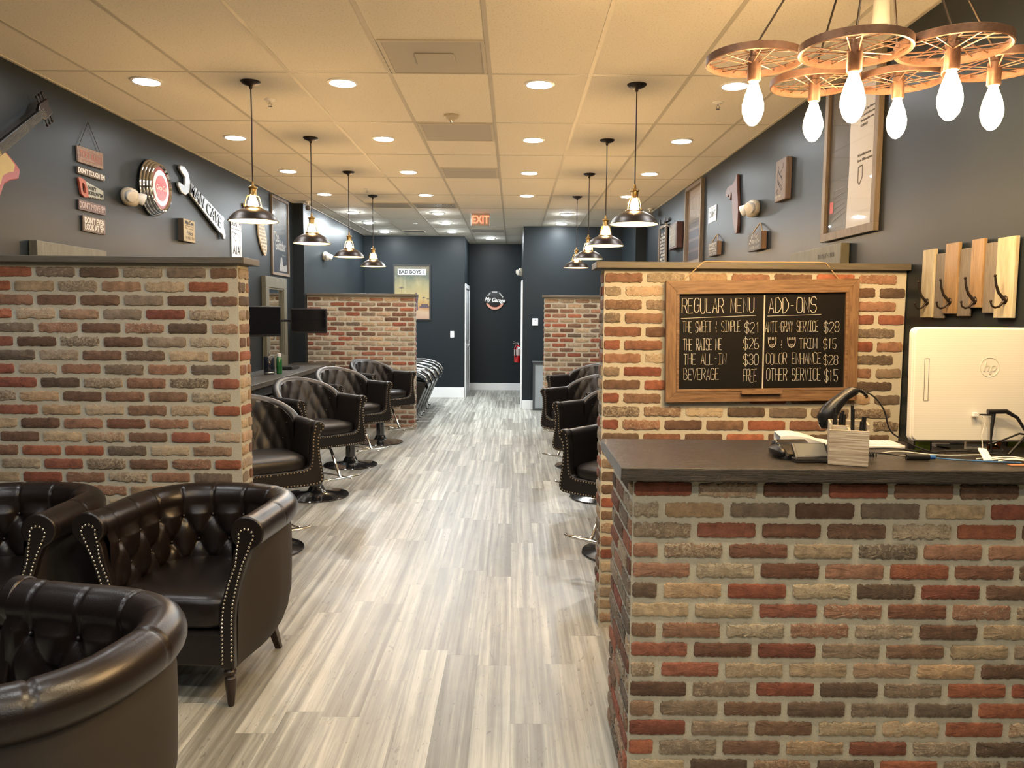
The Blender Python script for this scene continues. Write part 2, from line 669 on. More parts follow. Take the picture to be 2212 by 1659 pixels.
def text(s, size, m, parent, x=0, y=0, z=0, name='lettering', align='CENTER', sx=1.0, off=0.0, ext=0.0008, shear=0.0, rot=0.0, space=1.0):
    cu = bpy.data.curves.new(name, 'FONT')
    cu.body = s
    cu.size = size
    cu.align_x = align
    cu.align_y = 'CENTER'
    cu.offset = off
    cu.extrude = ext
    cu.shear = shear
    cu.space_line = 0.85
    cu.space_character = space
    cu.resolution_u = 3
    t = bpy.data.objects.new(name, cu)
    C.objects.link(t)
    dg = bpy.context.evaluated_depsgraph_get()
    me = bpy.data.meshes.new_from_object(t.evaluated_get(dg))
    bpy.data.objects.remove(t)
    me.name = name
    me.materials.clear()
    me.materials.append(m)
    o = bpy.data.objects.new(name, me)
    C.objects.link(o)
    o.parent = parent
    o.matrix_basis = Matrix.Translation((x, y, z)) @ Matrix.Rotation(rot, 4, 'Z') @ Matrix.Diagonal((sx, 1, 1, 1))
    return o


# hand-drawn capitals, strokes on a 4 x 6 grid
GL = {
    'A': '00 26 40;12 32', 'B': '00 06 26 35 34 23 03;23 42 41 20 00', 'C': '45 36 16 05 01 10 30 41', 'D': '00 06 26 44 42 20 00',
    'E': '46 06 00 40;03 33', 'F': '46 06 00;03 33', 'G': '45 36 16 05 01 10 30 41 43 23', 'H': '06 00;46 40;03 43', 'I': '06 46;26 20;00 40',
    'L': '06 00 40', 'M': '00 06 21 46 40', 'N': '00 06 40 46', 'O': '16 05 01 10 30 41 45 36 16', 'P': '00 06 36 45 44 33 03',
    'R': '00 06 36 45 44 33 03;23 40', 'S': '45 36 16 05 04 13 33 42 41 30 10 01', 'T': '06 46;26 20', 'U': '06 01 10 30 41 46', 'V': '06 20 46',
    'W': '06 10 24 30 46', 'Y': '06 23 46;23 20', '-': '13 33', '$': '45 36 16 05 04 13 33 42 41 30 10 01;27 2_', '1': '15 26 20', '2': '05 16 36 45 44 00 40',
    '3': '05 16 36 45 44 33 13;33 42 41 30 10 01', '5': '46 06 03 33 42 41 30 10 01', '6': '46 16 03 01 10 30 41 42 33 13 02', '8': '13 04 05 16 36 45 44 33 13 02 01 10 30 41 42 33',
    '0': '16 05 01 10 30 41 45 36 16', '&': '26 24;23 13 22 12;21 20', "'": '26 25', 'K': '06 00;46 03 40', 'X': '06 40;00 46', 'J': '46 41 30 10 01', 'Q': '16 05 01 10 30 41 45 36 16;22 40', '4': '30 36 02 42', '7': '06 46 10', '9': '41 30 45 36 16 05 04 13 43', 'Z': '06 46 00 40'}


def chalk_text(mb, s, x, y, h, w, gap=None, r=0.0016, z=0.0, rnd=None):
    """strokes with left edge x, baseline y, letter height h, total width w"""
    n = len(s)
    adv = w / max(1, n - 0.2)
    for k, ch in enumerate(s):
        if ch == ' ':
            continue
        j = (rnd.random() - .5) if rnd else 0
        for st in GL[ch].split(';'):
            pts = []
            for p in st.split():
                px = int(p[0]) / 4 * adv * 0.78
                py = (-0.9 if p[1] == '_' else float(p[1])) / 6 * h
                if rnd:
                    px += (rnd.random() - .5) * adv * 0.07
                    py += (rnd.random() - .5) * h * 0.05
                pts.append((x + k * adv + px + j * 0.02 * adv, y + py + j * h * 0.06, z))
            mb.tube(pts, r, 4, flat=0.4)

# ------------------------------------------------------------------ the room
CZ = 3.052
XL, XR = -2.95, 1.96
XL2, XR2 = -2.815, 1.80
struct('floor', MB().box(XL - .1, XR + .1, -3.2, 16.7, -.1, 0), M['floor'])
ce = MB()
ce.box(XL - .1, XR + .1, -3.2, 16.7, CZ, CZ + .1)
struct('ceiling', ce, M['tile'])
g = MB()
for k in range(-5, 5):
    x = -.153 + .61 * k
    if XL < x < XR:
        g.box(x - .012, x + .012, -3.1, 16.6, CZ - .0022, CZ + .006)
for k in range(-7, 10):
    y = 4.917 + 1.22 * k
    g.box(XL, XR, y - .010, y + .010, CZ - .0018, CZ + .006)
struct('trim_1', g, M['tbar'])
# wall angle along the walls
g = MB()
g.box(XL, XL + .02, -3.1, 10.6, CZ - .006, CZ + .004)
g.box(XR - .02, XR, -3.1, 11.7, CZ - .006, CZ + .004)
g.box(XL2, XL2 + .02, 10.6, 14.9, CZ - .006, CZ + .004)
struct('trim_2', g, M['tbar'])
W_ = M['wall']
struct('wall_left', MB().box(XL - .1, XL, -3.1, 10.64, 0, CZ + .02), W_)
struct('wall_left_rear', MB().box(XL2 - .23, XL2, 10.64, 14.95, 0, CZ + .02), W_)
struct('wall_right', MB().box(XR, XR + .1, -3.1, 11.75, 0, CZ + .02), W_)
struct('wall_right_rear', MB().box(XR2, XR2 + .26, 11.75, 13.2, 0, CZ + .02), W_)
struct('wall_front', MB().box(XL - .1, XR + .1, -3.2, -3.1, 0, CZ + .02), W_)
struct('wall_back_left', MB().box(XL2, -1.05, 14.95, 15.05, 0, CZ + .02), W_)
struct('wall_hall_left', MB().box(-1.05, -.925, 14.95, 16.6, 0, CZ + .02), W_)
struct('wall_hall_end', MB().box(-.925, .16, 16.5, 16.6, 0, CZ + .02), W_)
struct('wall_hall_right', MB().box(.16, .28, 13.3, 16.6, 0, CZ + .02), W_)
struct('wall_back_right', MB().box(.16, XR2, 13.2, 13.3, 0, CZ + .02), W_)
bbm = M['trimw']
struct('baseboard_hall_end', MB().box(-.925, .16, 16.482, 16.5, 0, .15), bbm, bevel=.004)
struct('baseboard_back_left', MB().box(XL2, -.925, 14.93, 14.95, 0, .20), bbm, bevel=.004)
struct('baseboard_back_right', MB().box(.16, XR2, 13.18, 13.2, 0, .15), bbm, bevel=.004)
struct('baseboard_left', MB().box(XL2, XL2 + .018, 10.95, 14.93, 0, .15), bbm, bevel=.004)


def door(n, X, s, y0, y1, knob):
    """white panel door with casing on a side wall; s = +1 faces +X"""
    d = MB()
    t = .025
    xa, xb = sorted((X, X + s * t))
    c = .085
    d.box(xa, xb, y0, y0 + c, 0, 2.17)
    d.box(xa, xb, y1 - c, y1, 0, 2.17)
    d.box(xa, xb, y0 + c, y1 - c, 2.085, 2.17)
    fr = struct('door_%d' % n, d, M['trimw'], bevel=.004)
    sl = MB()
    xa, xb = sorted((X, X + s * .012))
    sl.box(xa, xb, y0 + c, y1 - c, .01, 2.085)
    for za, zb in ((.25, .95), (1.08, 1.95)):
        for ya, yb in ((y0 + c + .08, (y0 + y1) / 2 - .03), ((y0 + y1) / 2 + .03, y1 - c - .08)):
            xa, xb = sorted((X + s * .012, X + s * .018))
            sl.box(xa, xb, ya, yb, za, zb)
    sl.build('door_panel', M['trimw'], fr)
    k = MB()
    k.sph((X + s * .07, knob, 1.0), .028, 12, 8)
    k.tube([(X + s * .012, knob, 1.0), (X + s * .06, knob, 1.0)], .011)
    k.build('door_knob', M['chrome'], fr, smooth=60)


door(1, -.925, 1, 14.99, 16.35, 15.15)
door(2, .16, -1, 13.23, 14.15, 14.0)

# ------------------------------------------------------------------ brickwork
PAL = [((.130, .074, .050), .30), ((.115, .078, .056), .45), ((.17, .080, .052), .35), ((.25, .082, .050), .15), ((.29, .105, .060), .12),
       ((.21, .072, .048), .22), ((.28, .180, .120), .85), ((.34, .235, .160), .95), ((.22, .165, .12), .8), ((.17, .130, .098), .7),
       ((.36, .25, .155), .9), ((.20, .12, .078), .5), ((.28, .15, .100), .6), ((.14, .108, .084), .75), ((.26, .205, .155), .9), ((.15, .088, .060), .4), ((.23, .088, .058), .3), ((.24, .13, .085), .5), ((.40, .31, .205), .95), ((.34, .26, .175), .9), ((.27, .22, .16), .85)]
BP, BL, BH, BW = .067, .211, .047, .190


def bricks(mb, W, H, T, seed, n=6, phase=0.0):
    """courses of hand-moulded bricks, each with its own ragged outline and colour"""
    rnd = random.Random(seed)
    old, mb.T = mb.T, T
    rows = int(H / BP)
    for r in range(rows):
        yc = H - (r + .5) * BP - (H - rows * BP) * .5
        x = -BL + (BL / 2 if (r + phase) % 2 else 0)
        while x < W:
            x0, x1 = max(x, .004), min(x + BW, W - .004)
            x += BL
            if x1 - x0 < .035:
                continue
            col, wear = rnd.choice(PAL)
            kk = rnd.uniform(.8, 1.2)
            c = (col[0] * kk, col[1] * kk, col[2] * kk, min(1, wear * rnd.uniform(.5, 1.25)))
            hx, hy = (x1 - x0) / 2, BH / 2 * rnd.uniform(.94, 1.04)
            cx, cyy = (x0 + x1) / 2, yc + rnd.uniform(-.001, .001)
            nx = max(2, int(n * 2 * hx / BW + .5))
            ny = max(1, n // 3)
            out = []
            for i in range(nx):
                out.append((-hx + 2 * hx * i / nx, -hy))
            for i in range(ny):
                out.append((hx, -hy + 2 * hy * i / ny))
            for i in range(nx):
                out.append((hx - 2 * hx * i / nx, hy))
            for i in range(ny):
                out.append((-hx, hy - 2 * hy * i / ny))
            jit = .0014 + .0034 * c[3]
            ps = []
            chip = rnd.random() * c[3]
            ca = rnd.uniform(-hx, hx)
            for (px, py) in out:
                if abs(abs(px) - hx) < 1e-6 and abs(abs(py) - hy) < 1e-6:
                    px *= 1 - .004 / hx
                    py *= .86
                px += rnd.uniform(-jit, jit)
                py += rnd.uniform(-jit, jit)
                if chip > .35 and abs(px - ca) < .022:
                    py *= 1 - .28 * chip * (1 - abs(px - ca) / .022)
                px = max(x0 - cx, min(x1 - cx, px))
                ps.append((px, py))
            # a chipped corner now and then
            z1 = rnd.uniform(.005, .009)
            N = len(ps)
            v = [(cx + px, cyy + py, 0) for px, py in ps]
            v += [(cx + px * (1 - .0015 / hx), cyy + py * .95, z1 * .75) for px, py in ps]
            v += [(cx + px * (1 - .006 / hx), cyy + py * .76, z1 + rnd.uniform(-.0008, .0008)) for px, py in ps]
            v.append((cx, cyy, z1))
            f = []
            for a in (0, N):
                f += [(a + i, a + (i + 1) % N, a + N + (i + 1) % N, a + N + i) for i in range(N)]
            f += [(2 * N + i, 2 * N + (i + 1) % N, 3 * N) for i in range(N)]
            mb.add(v, f, 0, c)
    mb.T = old


def wall_T(loc, face):
    """local x right, y up, z out of the wall"""
    R = {'-y': ((1, 0, 0), (0, 0, -1), (0, 1, 0)), '+y': ((-1, 0, 0), (0, 0, 1), (0, 1, 0)),
         '+x': ((0, 0, 1), (1, 0, 0), (0, 1, 0)), '-x': ((0, 0, -1), (-1, 0, 0), (0, 1, 0))}[face]
    return Matrix.Translation(loc) @ Matrix(R).to_4x4()


def brick_thing(name, label, cat, x0, x1, y0, y1, h, faces, seed, n, group=None):
    t = thing(name, label, cat, ((x0 + x1) / 2, (y0 + y1) / 2, 0), group=group)
    iv = Matrix.Translation((-(x0 + x1) / 2, -(y0 + y1) / 2, 0))
    mb = MB()
    mb.box(x0, x1, y0, y1, 0, h, 1)
    for fc in faces:
        if fc == '-y':
            bricks(mb, x1 - x0, h, wall_T((x0, y0, 0), fc), seed, n)
        if fc == '+y':
            bricks(mb, x1 - x0, h, wall_T((x1, y1, 0), fc), seed + 1, max(3, n // 2))
        if fc == '+x':
            bricks(mb, y1 - y0, h, wall_T((x1, y0, 0), fc), seed + 2, n)
        if fc == '-x':
            bricks(mb, y1 - y0, h, wall_T((x0, y1, 0), fc), seed + 3, n)
    mb.v = [tuple(iv @ Vector(p)) for p in mb.v]
    mb.build('brickwork', [M['brick'], M['mortar']], t, smooth=35)
    return t, iv


def partition(label, x0, x1, y0, y1, faces, seed, n, ox0=0, ox1=0):
    t, iv = brick_thing('brick_partition', label, 'half wall', x0, x1, y0, y1, 1.83, faces, seed, n)
    c = MB()
    c.box(x0 - ox0, x1 + ox1, y0 - .045, y1 + .045, 1.83, 1.862)
    c.v = [tuple(iv @ Vector(p)) for p in c.v]
    c.build('cap_board', M['cap'], t, bevel=.003)
    return t


partition('tall red and grey brick half wall on the left, behind the brown armchairs', -2.945, -1.335, 3.83, 3.98, ('-y', '+x', '+y'), 3, 18, 0, .045)
partition('brick half wall on the right that carries the chalkboard menu', .452, 1.955, 3.94, 4.09, ('-y', '-x', '+y'), 29, 18, .045, 0)
partition('far left brick half wall at the end of the dark counter, hall side', -2.81, -1.345, 10.75, 10.90, ('-y', '+x'), 12, 8, 0, .03)
partition('far right brick half wall beyond the last right-hand salon chairs', .43, 1.955, 10.80, 10.95, ('-y', '-x'), 8, 8, .03, 0)

# reception counter
CX0, CY0, CY1, CH = .392, 2.50, 2.985, 1.076
t, iv = brick_thing('reception_counter', 'brick reception counter with thick black stained wood top, front right', 'counter', CX0, 1.955, CY0, CY1, CH, ('-y', '-x'), 70, 30)
c = MB()
c.box(.345, 1.955, 2.445, 3.03, CH, 1.12)
c.v = [tuple(iv @ Vector(p)) for p in c.v]
c.build('counter_top', M['top'], t, bevel=.004)

# ------------------------------------------------------------------ ceiling fittings
def downlight(x, y, label, back=False, lens='led'):
    t = thing('recessed_downlight', label, 'ceiling light', (x, y, CZ), group='recessed round downlights')
    r = .075
    MB().lathe([(r + .022, 0), (r + .022, -.006), (r + .006, -.010), (r, -.004)], 28).build('trim_ring', M['white'], t, smooth=50)
    if back:
        MB().lathe([(r, -.004), (r * .93, -.012), (r * .7, -.019), (r * .3, -.023), (0.001, -.0235)], 24).build('lens', M['ledb'], t, smooth=60)
    else:
        MB().lathe([(r, -.0045), (r * .5, -.006), (.001, -.0065)], 24).build('lens', M[lens], t, smooth=60)


rows = [(5.11, 'nearest row'), (6.70, 'second row'), (8.24, 'third row'), (9.80, 'fourth row')]
cols = [(-2.33, 'above the left wall counter'), (-1.09, 'left of the ceiling vents'), (.155, 'just right of the ceiling vents'), (1.39, 'near the right wall')]
for y, rn in rows:
    for x, cn in cols:
        downlight(x, y, 'white round downlight in the %s, %s' % (rn, cn))
for (x, y, s) in [(-2.33, 11.53, 'first behind the far left half wall'), (-1.10, 11.55, 'left of the exit sign, nearest one'), (.76, 11.55, 'right of the exit sign, nearer one'),
                  (-2.34, 12.8, 'second behind the far left half wall'), (-1.10, 12.8, 'left of the exit sign, middle one'), (.76, 12.75, 'right of the exit sign, against the dark wall'),
                  (-2.31, 14.2, 'last in the left corner'), (-1.10, 14.1, 'left of the exit sign, farthest one'), (-.456, 15.3, 'alone inside the hall')]:
    downlight(x, y, 'bright bulging ceiling lamp, ' + s, True)
for y in (3.5, 1.9, .3, -1.3):  # unseen downlights, added to brighten the counter front
    for x, cn in ((-2.33, 'left'), (-1.09, 'centre left'), (.155, 'centre right'), (1.39, 'right')):
        if y == 3.5 and x > -2:
            continue
        downlight(x, y, 'added round downlight out of view over the waiting area, %s, %s' % (cn, {3.5: 'just above the picture edge', 1.9: 'first behind the viewer', .3: 'second behind the viewer', -1.3: 'farthest behind the viewer'}[y]), lens='ledw' if x > 0 and y > 0 else 'led')


def vent(x0, x1, y0, y1, label, m, name='ceiling_vent', inner=None):
    t = thing(name, label, 'vent', ((x0 + x1) / 2, (y0 + y1) / 2, CZ), group='ceiling air vents')
    a, b_ = (x1 - x0) / 2, (y1 - y0) / 2
    f = MB()
    e = .018
    f.box(-a, a, -b_, -b_ + e, -.008, 0)
    f.box(-a, a, b_ - e, b_, -.008, 0)
    f.box(-a, -a + e, -b_ + e, b_ - e, -.008, 0)
    f.box(a - e, a, -b_ + e, b_ - e, -.008, 0)
    f.build('frame', M['tbar'], t)
    MB().box(-a + e, a - e, -b_ + e, b_ - e, -.005, 0).build('grille', m, t)
    if inner:
        MB().box(-.11, .11, -.09, .09, -.012, -.005).build('centre_plate', m, t, bevel=.004)


vent(-.74, -.17, 4.32, 4.905, 'dark square perforated ceiling vent nearest the viewer, with centre plate', M['vent'], inner=True)
vent(-.74, -.17, 6.16, 6.75, 'dark square perforated vent behind the smoke detector', M['vent'])
vent(-.74, -.17, 7.99, 8.57, 'dark square perforated vent, third along the aisle', M['vent'])
vent(-.74, -.17, 13.62, 14.2, 'dark square perforated vent past the exit sign', M['vent'])
vent(-1.35, -.78, 10.5, 11.0, 'slotted metal ceiling grille, right one of the pair', M['slot'], 'slotted_vent')
vent(-1.96, -1.39, 10.5, 11.0, 'slotted metal ceiling grille, left one of the pair', M['slot'], 'slotted_vent')
vent(-1.96, -1.58, 13.9, 14.3, 'small ceiling diffuser in the far left corner', M['slot'], 'slotted_vent')


def sprinkler(x, y, label):
    t = thing('fire_sprinkler', label, 'sprinkler', (x, y, CZ), group='pendent fire sprinklers')
    MB().lathe([(.036, 0), (.034, -.006), (.012, -.010), (.010, -.012)], 16).build('escutcheon', M['white'], t, smooth=50)
    b_ = MB()
    b_.tube([(0, 0, -.01), (0, 0, -.025)], .007)
    for s in (-1, 1):
        b_.tube([(s * .004, 0, -.022), (s * .012, 0, -.032), (s * .003, 0, -.046)], .0022, 5)
    b_.lathe([(.001, -.046), (.015, -.047), (.001, -.049)], 10)
    b_.build('sprinkler_head', M['chrome'], t)


sprinkler(-1.68, 5.53, 'ceiling sprinkler beside the nearest left pendant lamp')
sprinkler(1.386, 5.51, 'ceiling sprinkler near the right wall and chandelier')
sprinkler(-1.73, 9.38, 'ceiling sprinkler by the third left pendant lamp')
sprinkler(-1.6, 12.9, 'ceiling sprinkler in the far back area')
t = thing('smoke_detector', 'cream domed smoke detector on the ceiling between two vents', 'smoke detector', (-.465, 5.91, CZ))
MB().lathe([(.055, 0), (.055, -.014), (.042, -.026), (.022, -.03), (.018, -.045), (.001, -.046)], 24).build('housing', M['cream'], t, smooth=40)
MB().lathe([(.012, -.044), (.010, -.052), (.001, -.053)], 12).build('sensor_tip', M['stud'], t)


# pendants
def pendant():
    t = thing('pendant_lamp', 'x', 'pendant lamp', group='bronze dome pendant lamps')
    MB().lathe([(.062, 0), (.062, -.004), (.052, -.014), (.03, -.024), (.012, -.028), (.008, -.045), (.001, -.046)], 24).build('ceiling_canopy', M['bronze'], t, smooth=40)
    MB().tube([(0, 0, -.04), (.002, 0, -.25), (-.001, 0, -.45), (0, 0, -.655)], .0042, 8).build('cord', M['bronze'], t, smooth=60)
    MB().lathe([(.006, -.62), (.010, -.645), (.028, -.655), (.030, -.662), (.024, -.668), (.022, -.70), (.026, -.708), (.034, -.712)], 24).build('socket', M['brass'], t, smooth=40)
    gl = MB().lathe([(.034, -.711), (.044, -.735), (.052, -.785)], 24, caps=False).build('glass_neck', M['glass'], t, smooth=60)
    st = MB()
    for k in range(4):
        a = k * pi / 2 + .35
        st.tube([(.034 * cos(a), .034 * sin(a), -.709), (.045 * cos(a), .045 * sin(a), -.735), (.054 * cos(a), .054 * sin(a), -.787)], .0028, 6)
    st.lathe([(.052, -.783), (.057, -.783), (.057, -.790), (.052, -.790)], 24, caps=False)
    st.build('neck_cage', M['brass'], t, smooth=50)
    pr = [(.052, -.787), (.070, -.795), (.098, -.808), (.125, -.827), (.143, -.848), (.152, -.866), (.158, -.870)]
    sh = MB()
    sh.lathe(pr + [(.158, -.873), (.153, -.8725)], 40, caps=False, mi=0)
    sh.lathe([(r - .003, z - .003) for r, z in pr[:-1]] + [(.153, -.8725)], 40, caps=False, mi=1)
    sh.build('shade', [M['bronze'], M['shade_in']], t, smooth=50)
    MB().lathe([(.012, -.712), (.014, -.722), (.026, -.744), (.031, -.764), (.027, -.786), (.012, -.80), (.001, -.802)], 16).build('bulb', M['bulb'], t, smooth=60)
    return t


P0 = pendant()
pl = [(-1.672, 5.11, 'dark bronze dome pendant with glowing glass neck, nearest on the left row'), (-1.702, 6.70, 'bronze dome pendant lamp, second along the left row'),
      (-1.715, 8.27, 'bronze dome pendant lamp, third along the left row'), (-1.755, 9.90, 'small-looking bronze dome pendant, farthest of the left row'),
      (.770, 5.11, 'dark bronze dome pendant with glowing glass neck, nearest on the right row'), (.771, 6.70, 'bronze dome pendant lamp, second along the right row'),
      (.776, 8.28, 'bronze dome pendant lamp, third along the right row, partly overlapped'), (.779, 9.85, 'bronze dome pendant, farthest of the right row')]
for i, (x, y, lb) in enumerate(pl):
    o = P0 if i == 0 else copy_tree(P0)
    o.location = (x, y, CZ)
    o.rotation_euler.z = 1.3 * i
    o['label'] = lb

# chandelier of bicycle-like wheels
t = thing('wheel_chandelier', 'chandelier of six spoked iron wheels with large glowing Edison bulbs', 'chandelier', (1.15, 2.60, CZ))
T0 = Vector((1.15, 2.60, CZ))
MB().lathe([(.10, 0), (.10, -.012), (.05, -.03), (.001, -.034)], 32).build('ceiling_canopy', M['rust'], t, smooth=40)
R_ = .150
wheels = [((.758, 2.57, 2.408), .2), ((1.055, 2.85, 2.421), 0.6), ((.945, 2.26, 2.345), 1.0), ((1.354, 2.86, 2.436), .1), ((1.222, 2.27, 2.356), .4), ((1.519, 2.57, 2.400), .9)]
for (wx, wy, wz), ph in wheels:
    c = Vector((wx, wy, wz)) - T0
    rim = MB()
    rim.lathe([(R_, .011), (R_, -.011), (R_ - .004, -.013), (R_ - .010, -.009), (R_ - .010, .009), (R_ - .004, .013), (R_, .011)], 48, c=c, caps=False)
    wh = rim.build('wheel', M['rust'], t, smooth=40)
    sp = MB()
    for k in range(20):
        a = 2 * pi * k / 20 + ph
        b_ = a + (.5 if k % 2 else -.5)
        zz = .022 if k % 4 < 2 else -.012
        sp.tube([c + Vector((.016 * cos(b_), .016 * sin(b_), zz)), c + Vector(((R_ - .009) * cos(a), (R_ - .009) * sin(a), 0))], .0021, 5)
    sp.build('spokes', M['rust'], wh, smooth=60)
    MB().lathe([(.010, .045), (.014, .04), (.014, .012), (.020, .006), (.021, -.062), (.018, -.066)], 20, c=c).build('lamp_holder', M['rust'], t, smooth=40)
    bb = MB().lathe([(.012, -.066), (.015, -.078), (.026, -.108), (.033, -.138), (.033, -.158), (.025, -.184), (.012, -.20), (.001, -.204)], 20, c=c)
    bb.build('edison_bulb', M['bulbc'], t, smooth=60)
    MB().tube([c + Vector((0, 0, .04)), Vector((c.x * .12, c.y * .12, -.03))], .0035, 6).build('cable', M['bronze'], t, smooth=60)

t = thing('track_spotlight', 'white cylindrical spotlight on the ceiling behind the wheel chandelier', 'spotlight', (1.57, 3.5, CZ))
MB().lathe([(.045, 0), (.045, -.012), (.01, -.018), (.009, -.10)], 20).build('mount', M['white'], t, smooth=40)
MB().lathe([(.030, -.09), (.034, -.10), (.038, -.20), (.036, -.205), (.001, -.19)], 24).build('lamp_head', M['white'], t, smooth=40)

# exit sign
t = thing('exit_sign', 'illuminated red EXIT sign hanging from the ceiling over the aisle', 'exit sign', (-.485, 11.5, 2.955), fr='F')
MB().box(-.14, .14, -.09, .09, -.03, .0).build('housing', mat('exit_sign_plastic', (.45, .40, .38), .4), t, bevel=.012)
MB().box(-.05, .05, .09, .098, -.025, -.005).build('ceiling_mount', M['white'], t)
text('EXIT', .155, emit('exit_letter_glow', (1, .07, .03), 2.6), t, 0, -.003, .0012, off=.004, sx=.78)


def emergency(label, X, y, z, fr):
    t = thing('emergency_light', label, 'emergency light', (X, y, z), fr=fr, group='twin-head emergency lights')
    b_ = MB()
    b_.sph((0, 0, .0), 1, 24, 12, (.11, .07, .05), e=.85)
    b_.build('housing', M['cream'], t, smooth=60)
    for s in (-1, 1):
        h = MB()
        R = Matrix.Rotation(s * .55, 3, 'Y') @ Matrix.Rotation(.35, 3, 'X')
        c = (s * .085, -.005, .05)
        h.lathe([(.03, -.04), (.042, -.02), (.046, .015), (.043, .020)], 20, c=c, R=R, caps=False)
        h.build('lamp_head', M['white'], t, smooth=50)
        MB().lathe([(.043, .018), (.03, .024), (.001, .026)], 20, c=c, R=R).build('lens', mat('ribbed_lens', (.62, .58, .50), .15, bump=1.0, bscale=90), t, smooth=60)
    return t


emergency('twin-head emergency light on the left wall between the rules signs and chrome disc', XL + .03, 6.07, 2.465, 'L')
emergency('white twin-head emergency light on the right wall beside the brown wooden state shape', XR - .03, 6.45, 2.465, 'R')
emergency('white emergency light on the far left wall behind the pendants', XL2 + .03, 11.75, 2.43, 'L')
emergency('emergency light on the hall corner, half hidden by the back right wall', .13, 13.75, 2.33, 'R')


def camera_dome(label, x, y, a):
    t = thing('security_camera', label, 'security camera', (x, y, CZ), rz=a)
    m_ = MB()
    m_.lathe([(.035, 0), (.035, -.015), (.012, -.022), (.012, -.05)], 16)
    m_.build('mount', M['white'], t, smooth=40)
    R = Matrix.Rotation(radians(100), 3, 'X')
    MB().lathe([(.001, -.07), (.03, -.065), (.036, -.05), (.036, .06), (.033, .064)], 24, c=(0, -.02, -.085), R=R).build('camera_body', M['white'], t, smooth=40)
    MB().lathe([(.033, .0645), (.02, .066), (.001, .067)], 24, c=(0, -.02, -.085), R=R).build('camera_face', M['black'], t, smooth=40)


camera_dome('white bullet security camera under the ceiling beside the left wall column', -2.70, 10.45, .25)
camera_dome('small white security camera under the ceiling at the far end of the right wall', 1.86, 10.9, -.3)

# ------------------------------------------------------------------ tub armchairs
def sm(a, b_, x):
    t_ = max(0, min(1, (x - a) / (b_ - a)))
    return t_ * t_ * (3 - 2 * t_)


A_, YF, Y0, B_ = .325, -.31, -.02, .315


def tub_path(n):
    """points and outward normals along the U, left front to right front"""
    raw = []
    for i in range(60):
        raw.append((-A_, YF + (Y0 - YF) * i / 60))
    for i in range(241):
        a = pi * i / 240
        raw.append((-A_ * math.copysign(abs(cos(a)) ** .8, cos(a)), Y0 + B_ * sin(a) ** .8))
    for i in range(60):
        raw.append((A_, Y0 - (Y0 - YF) * (i + 1) / 60))
    d = [0]
    for p, q in zip(raw, raw[1:]):
        d.append(d[-1] + math.hypot(q[0] - p[0], q[1] - p[1]))
    L = d[-1]
    res, j = [], 0
    for i in range(n):
        s = L * i / (n - 1)
        while j < len(d) - 2 and d[j + 1] < s:
            j += 1
        k = (s - d[j]) / max(1e-9, d[j + 1] - d[j])
        x = raw[j][0] + (raw[j + 1][0] - raw[j][0]) * k
        y = raw[j][1] + (raw[j + 1][1] - raw[j][1]) * k
        res.append([s, x, y])
    out = []
    for i, (s, x, y) in enumerate(res):
        a, b_ = res[max(0, i - 2)], res[min(n - 1, i + 2)]
        tx, ty = b_[1] - a[1], b_[2] - a[2]
        l_ = math.hypot(tx, ty)
        out.append((s, x, y, -ty / l_, tx / l_))
    return out, L


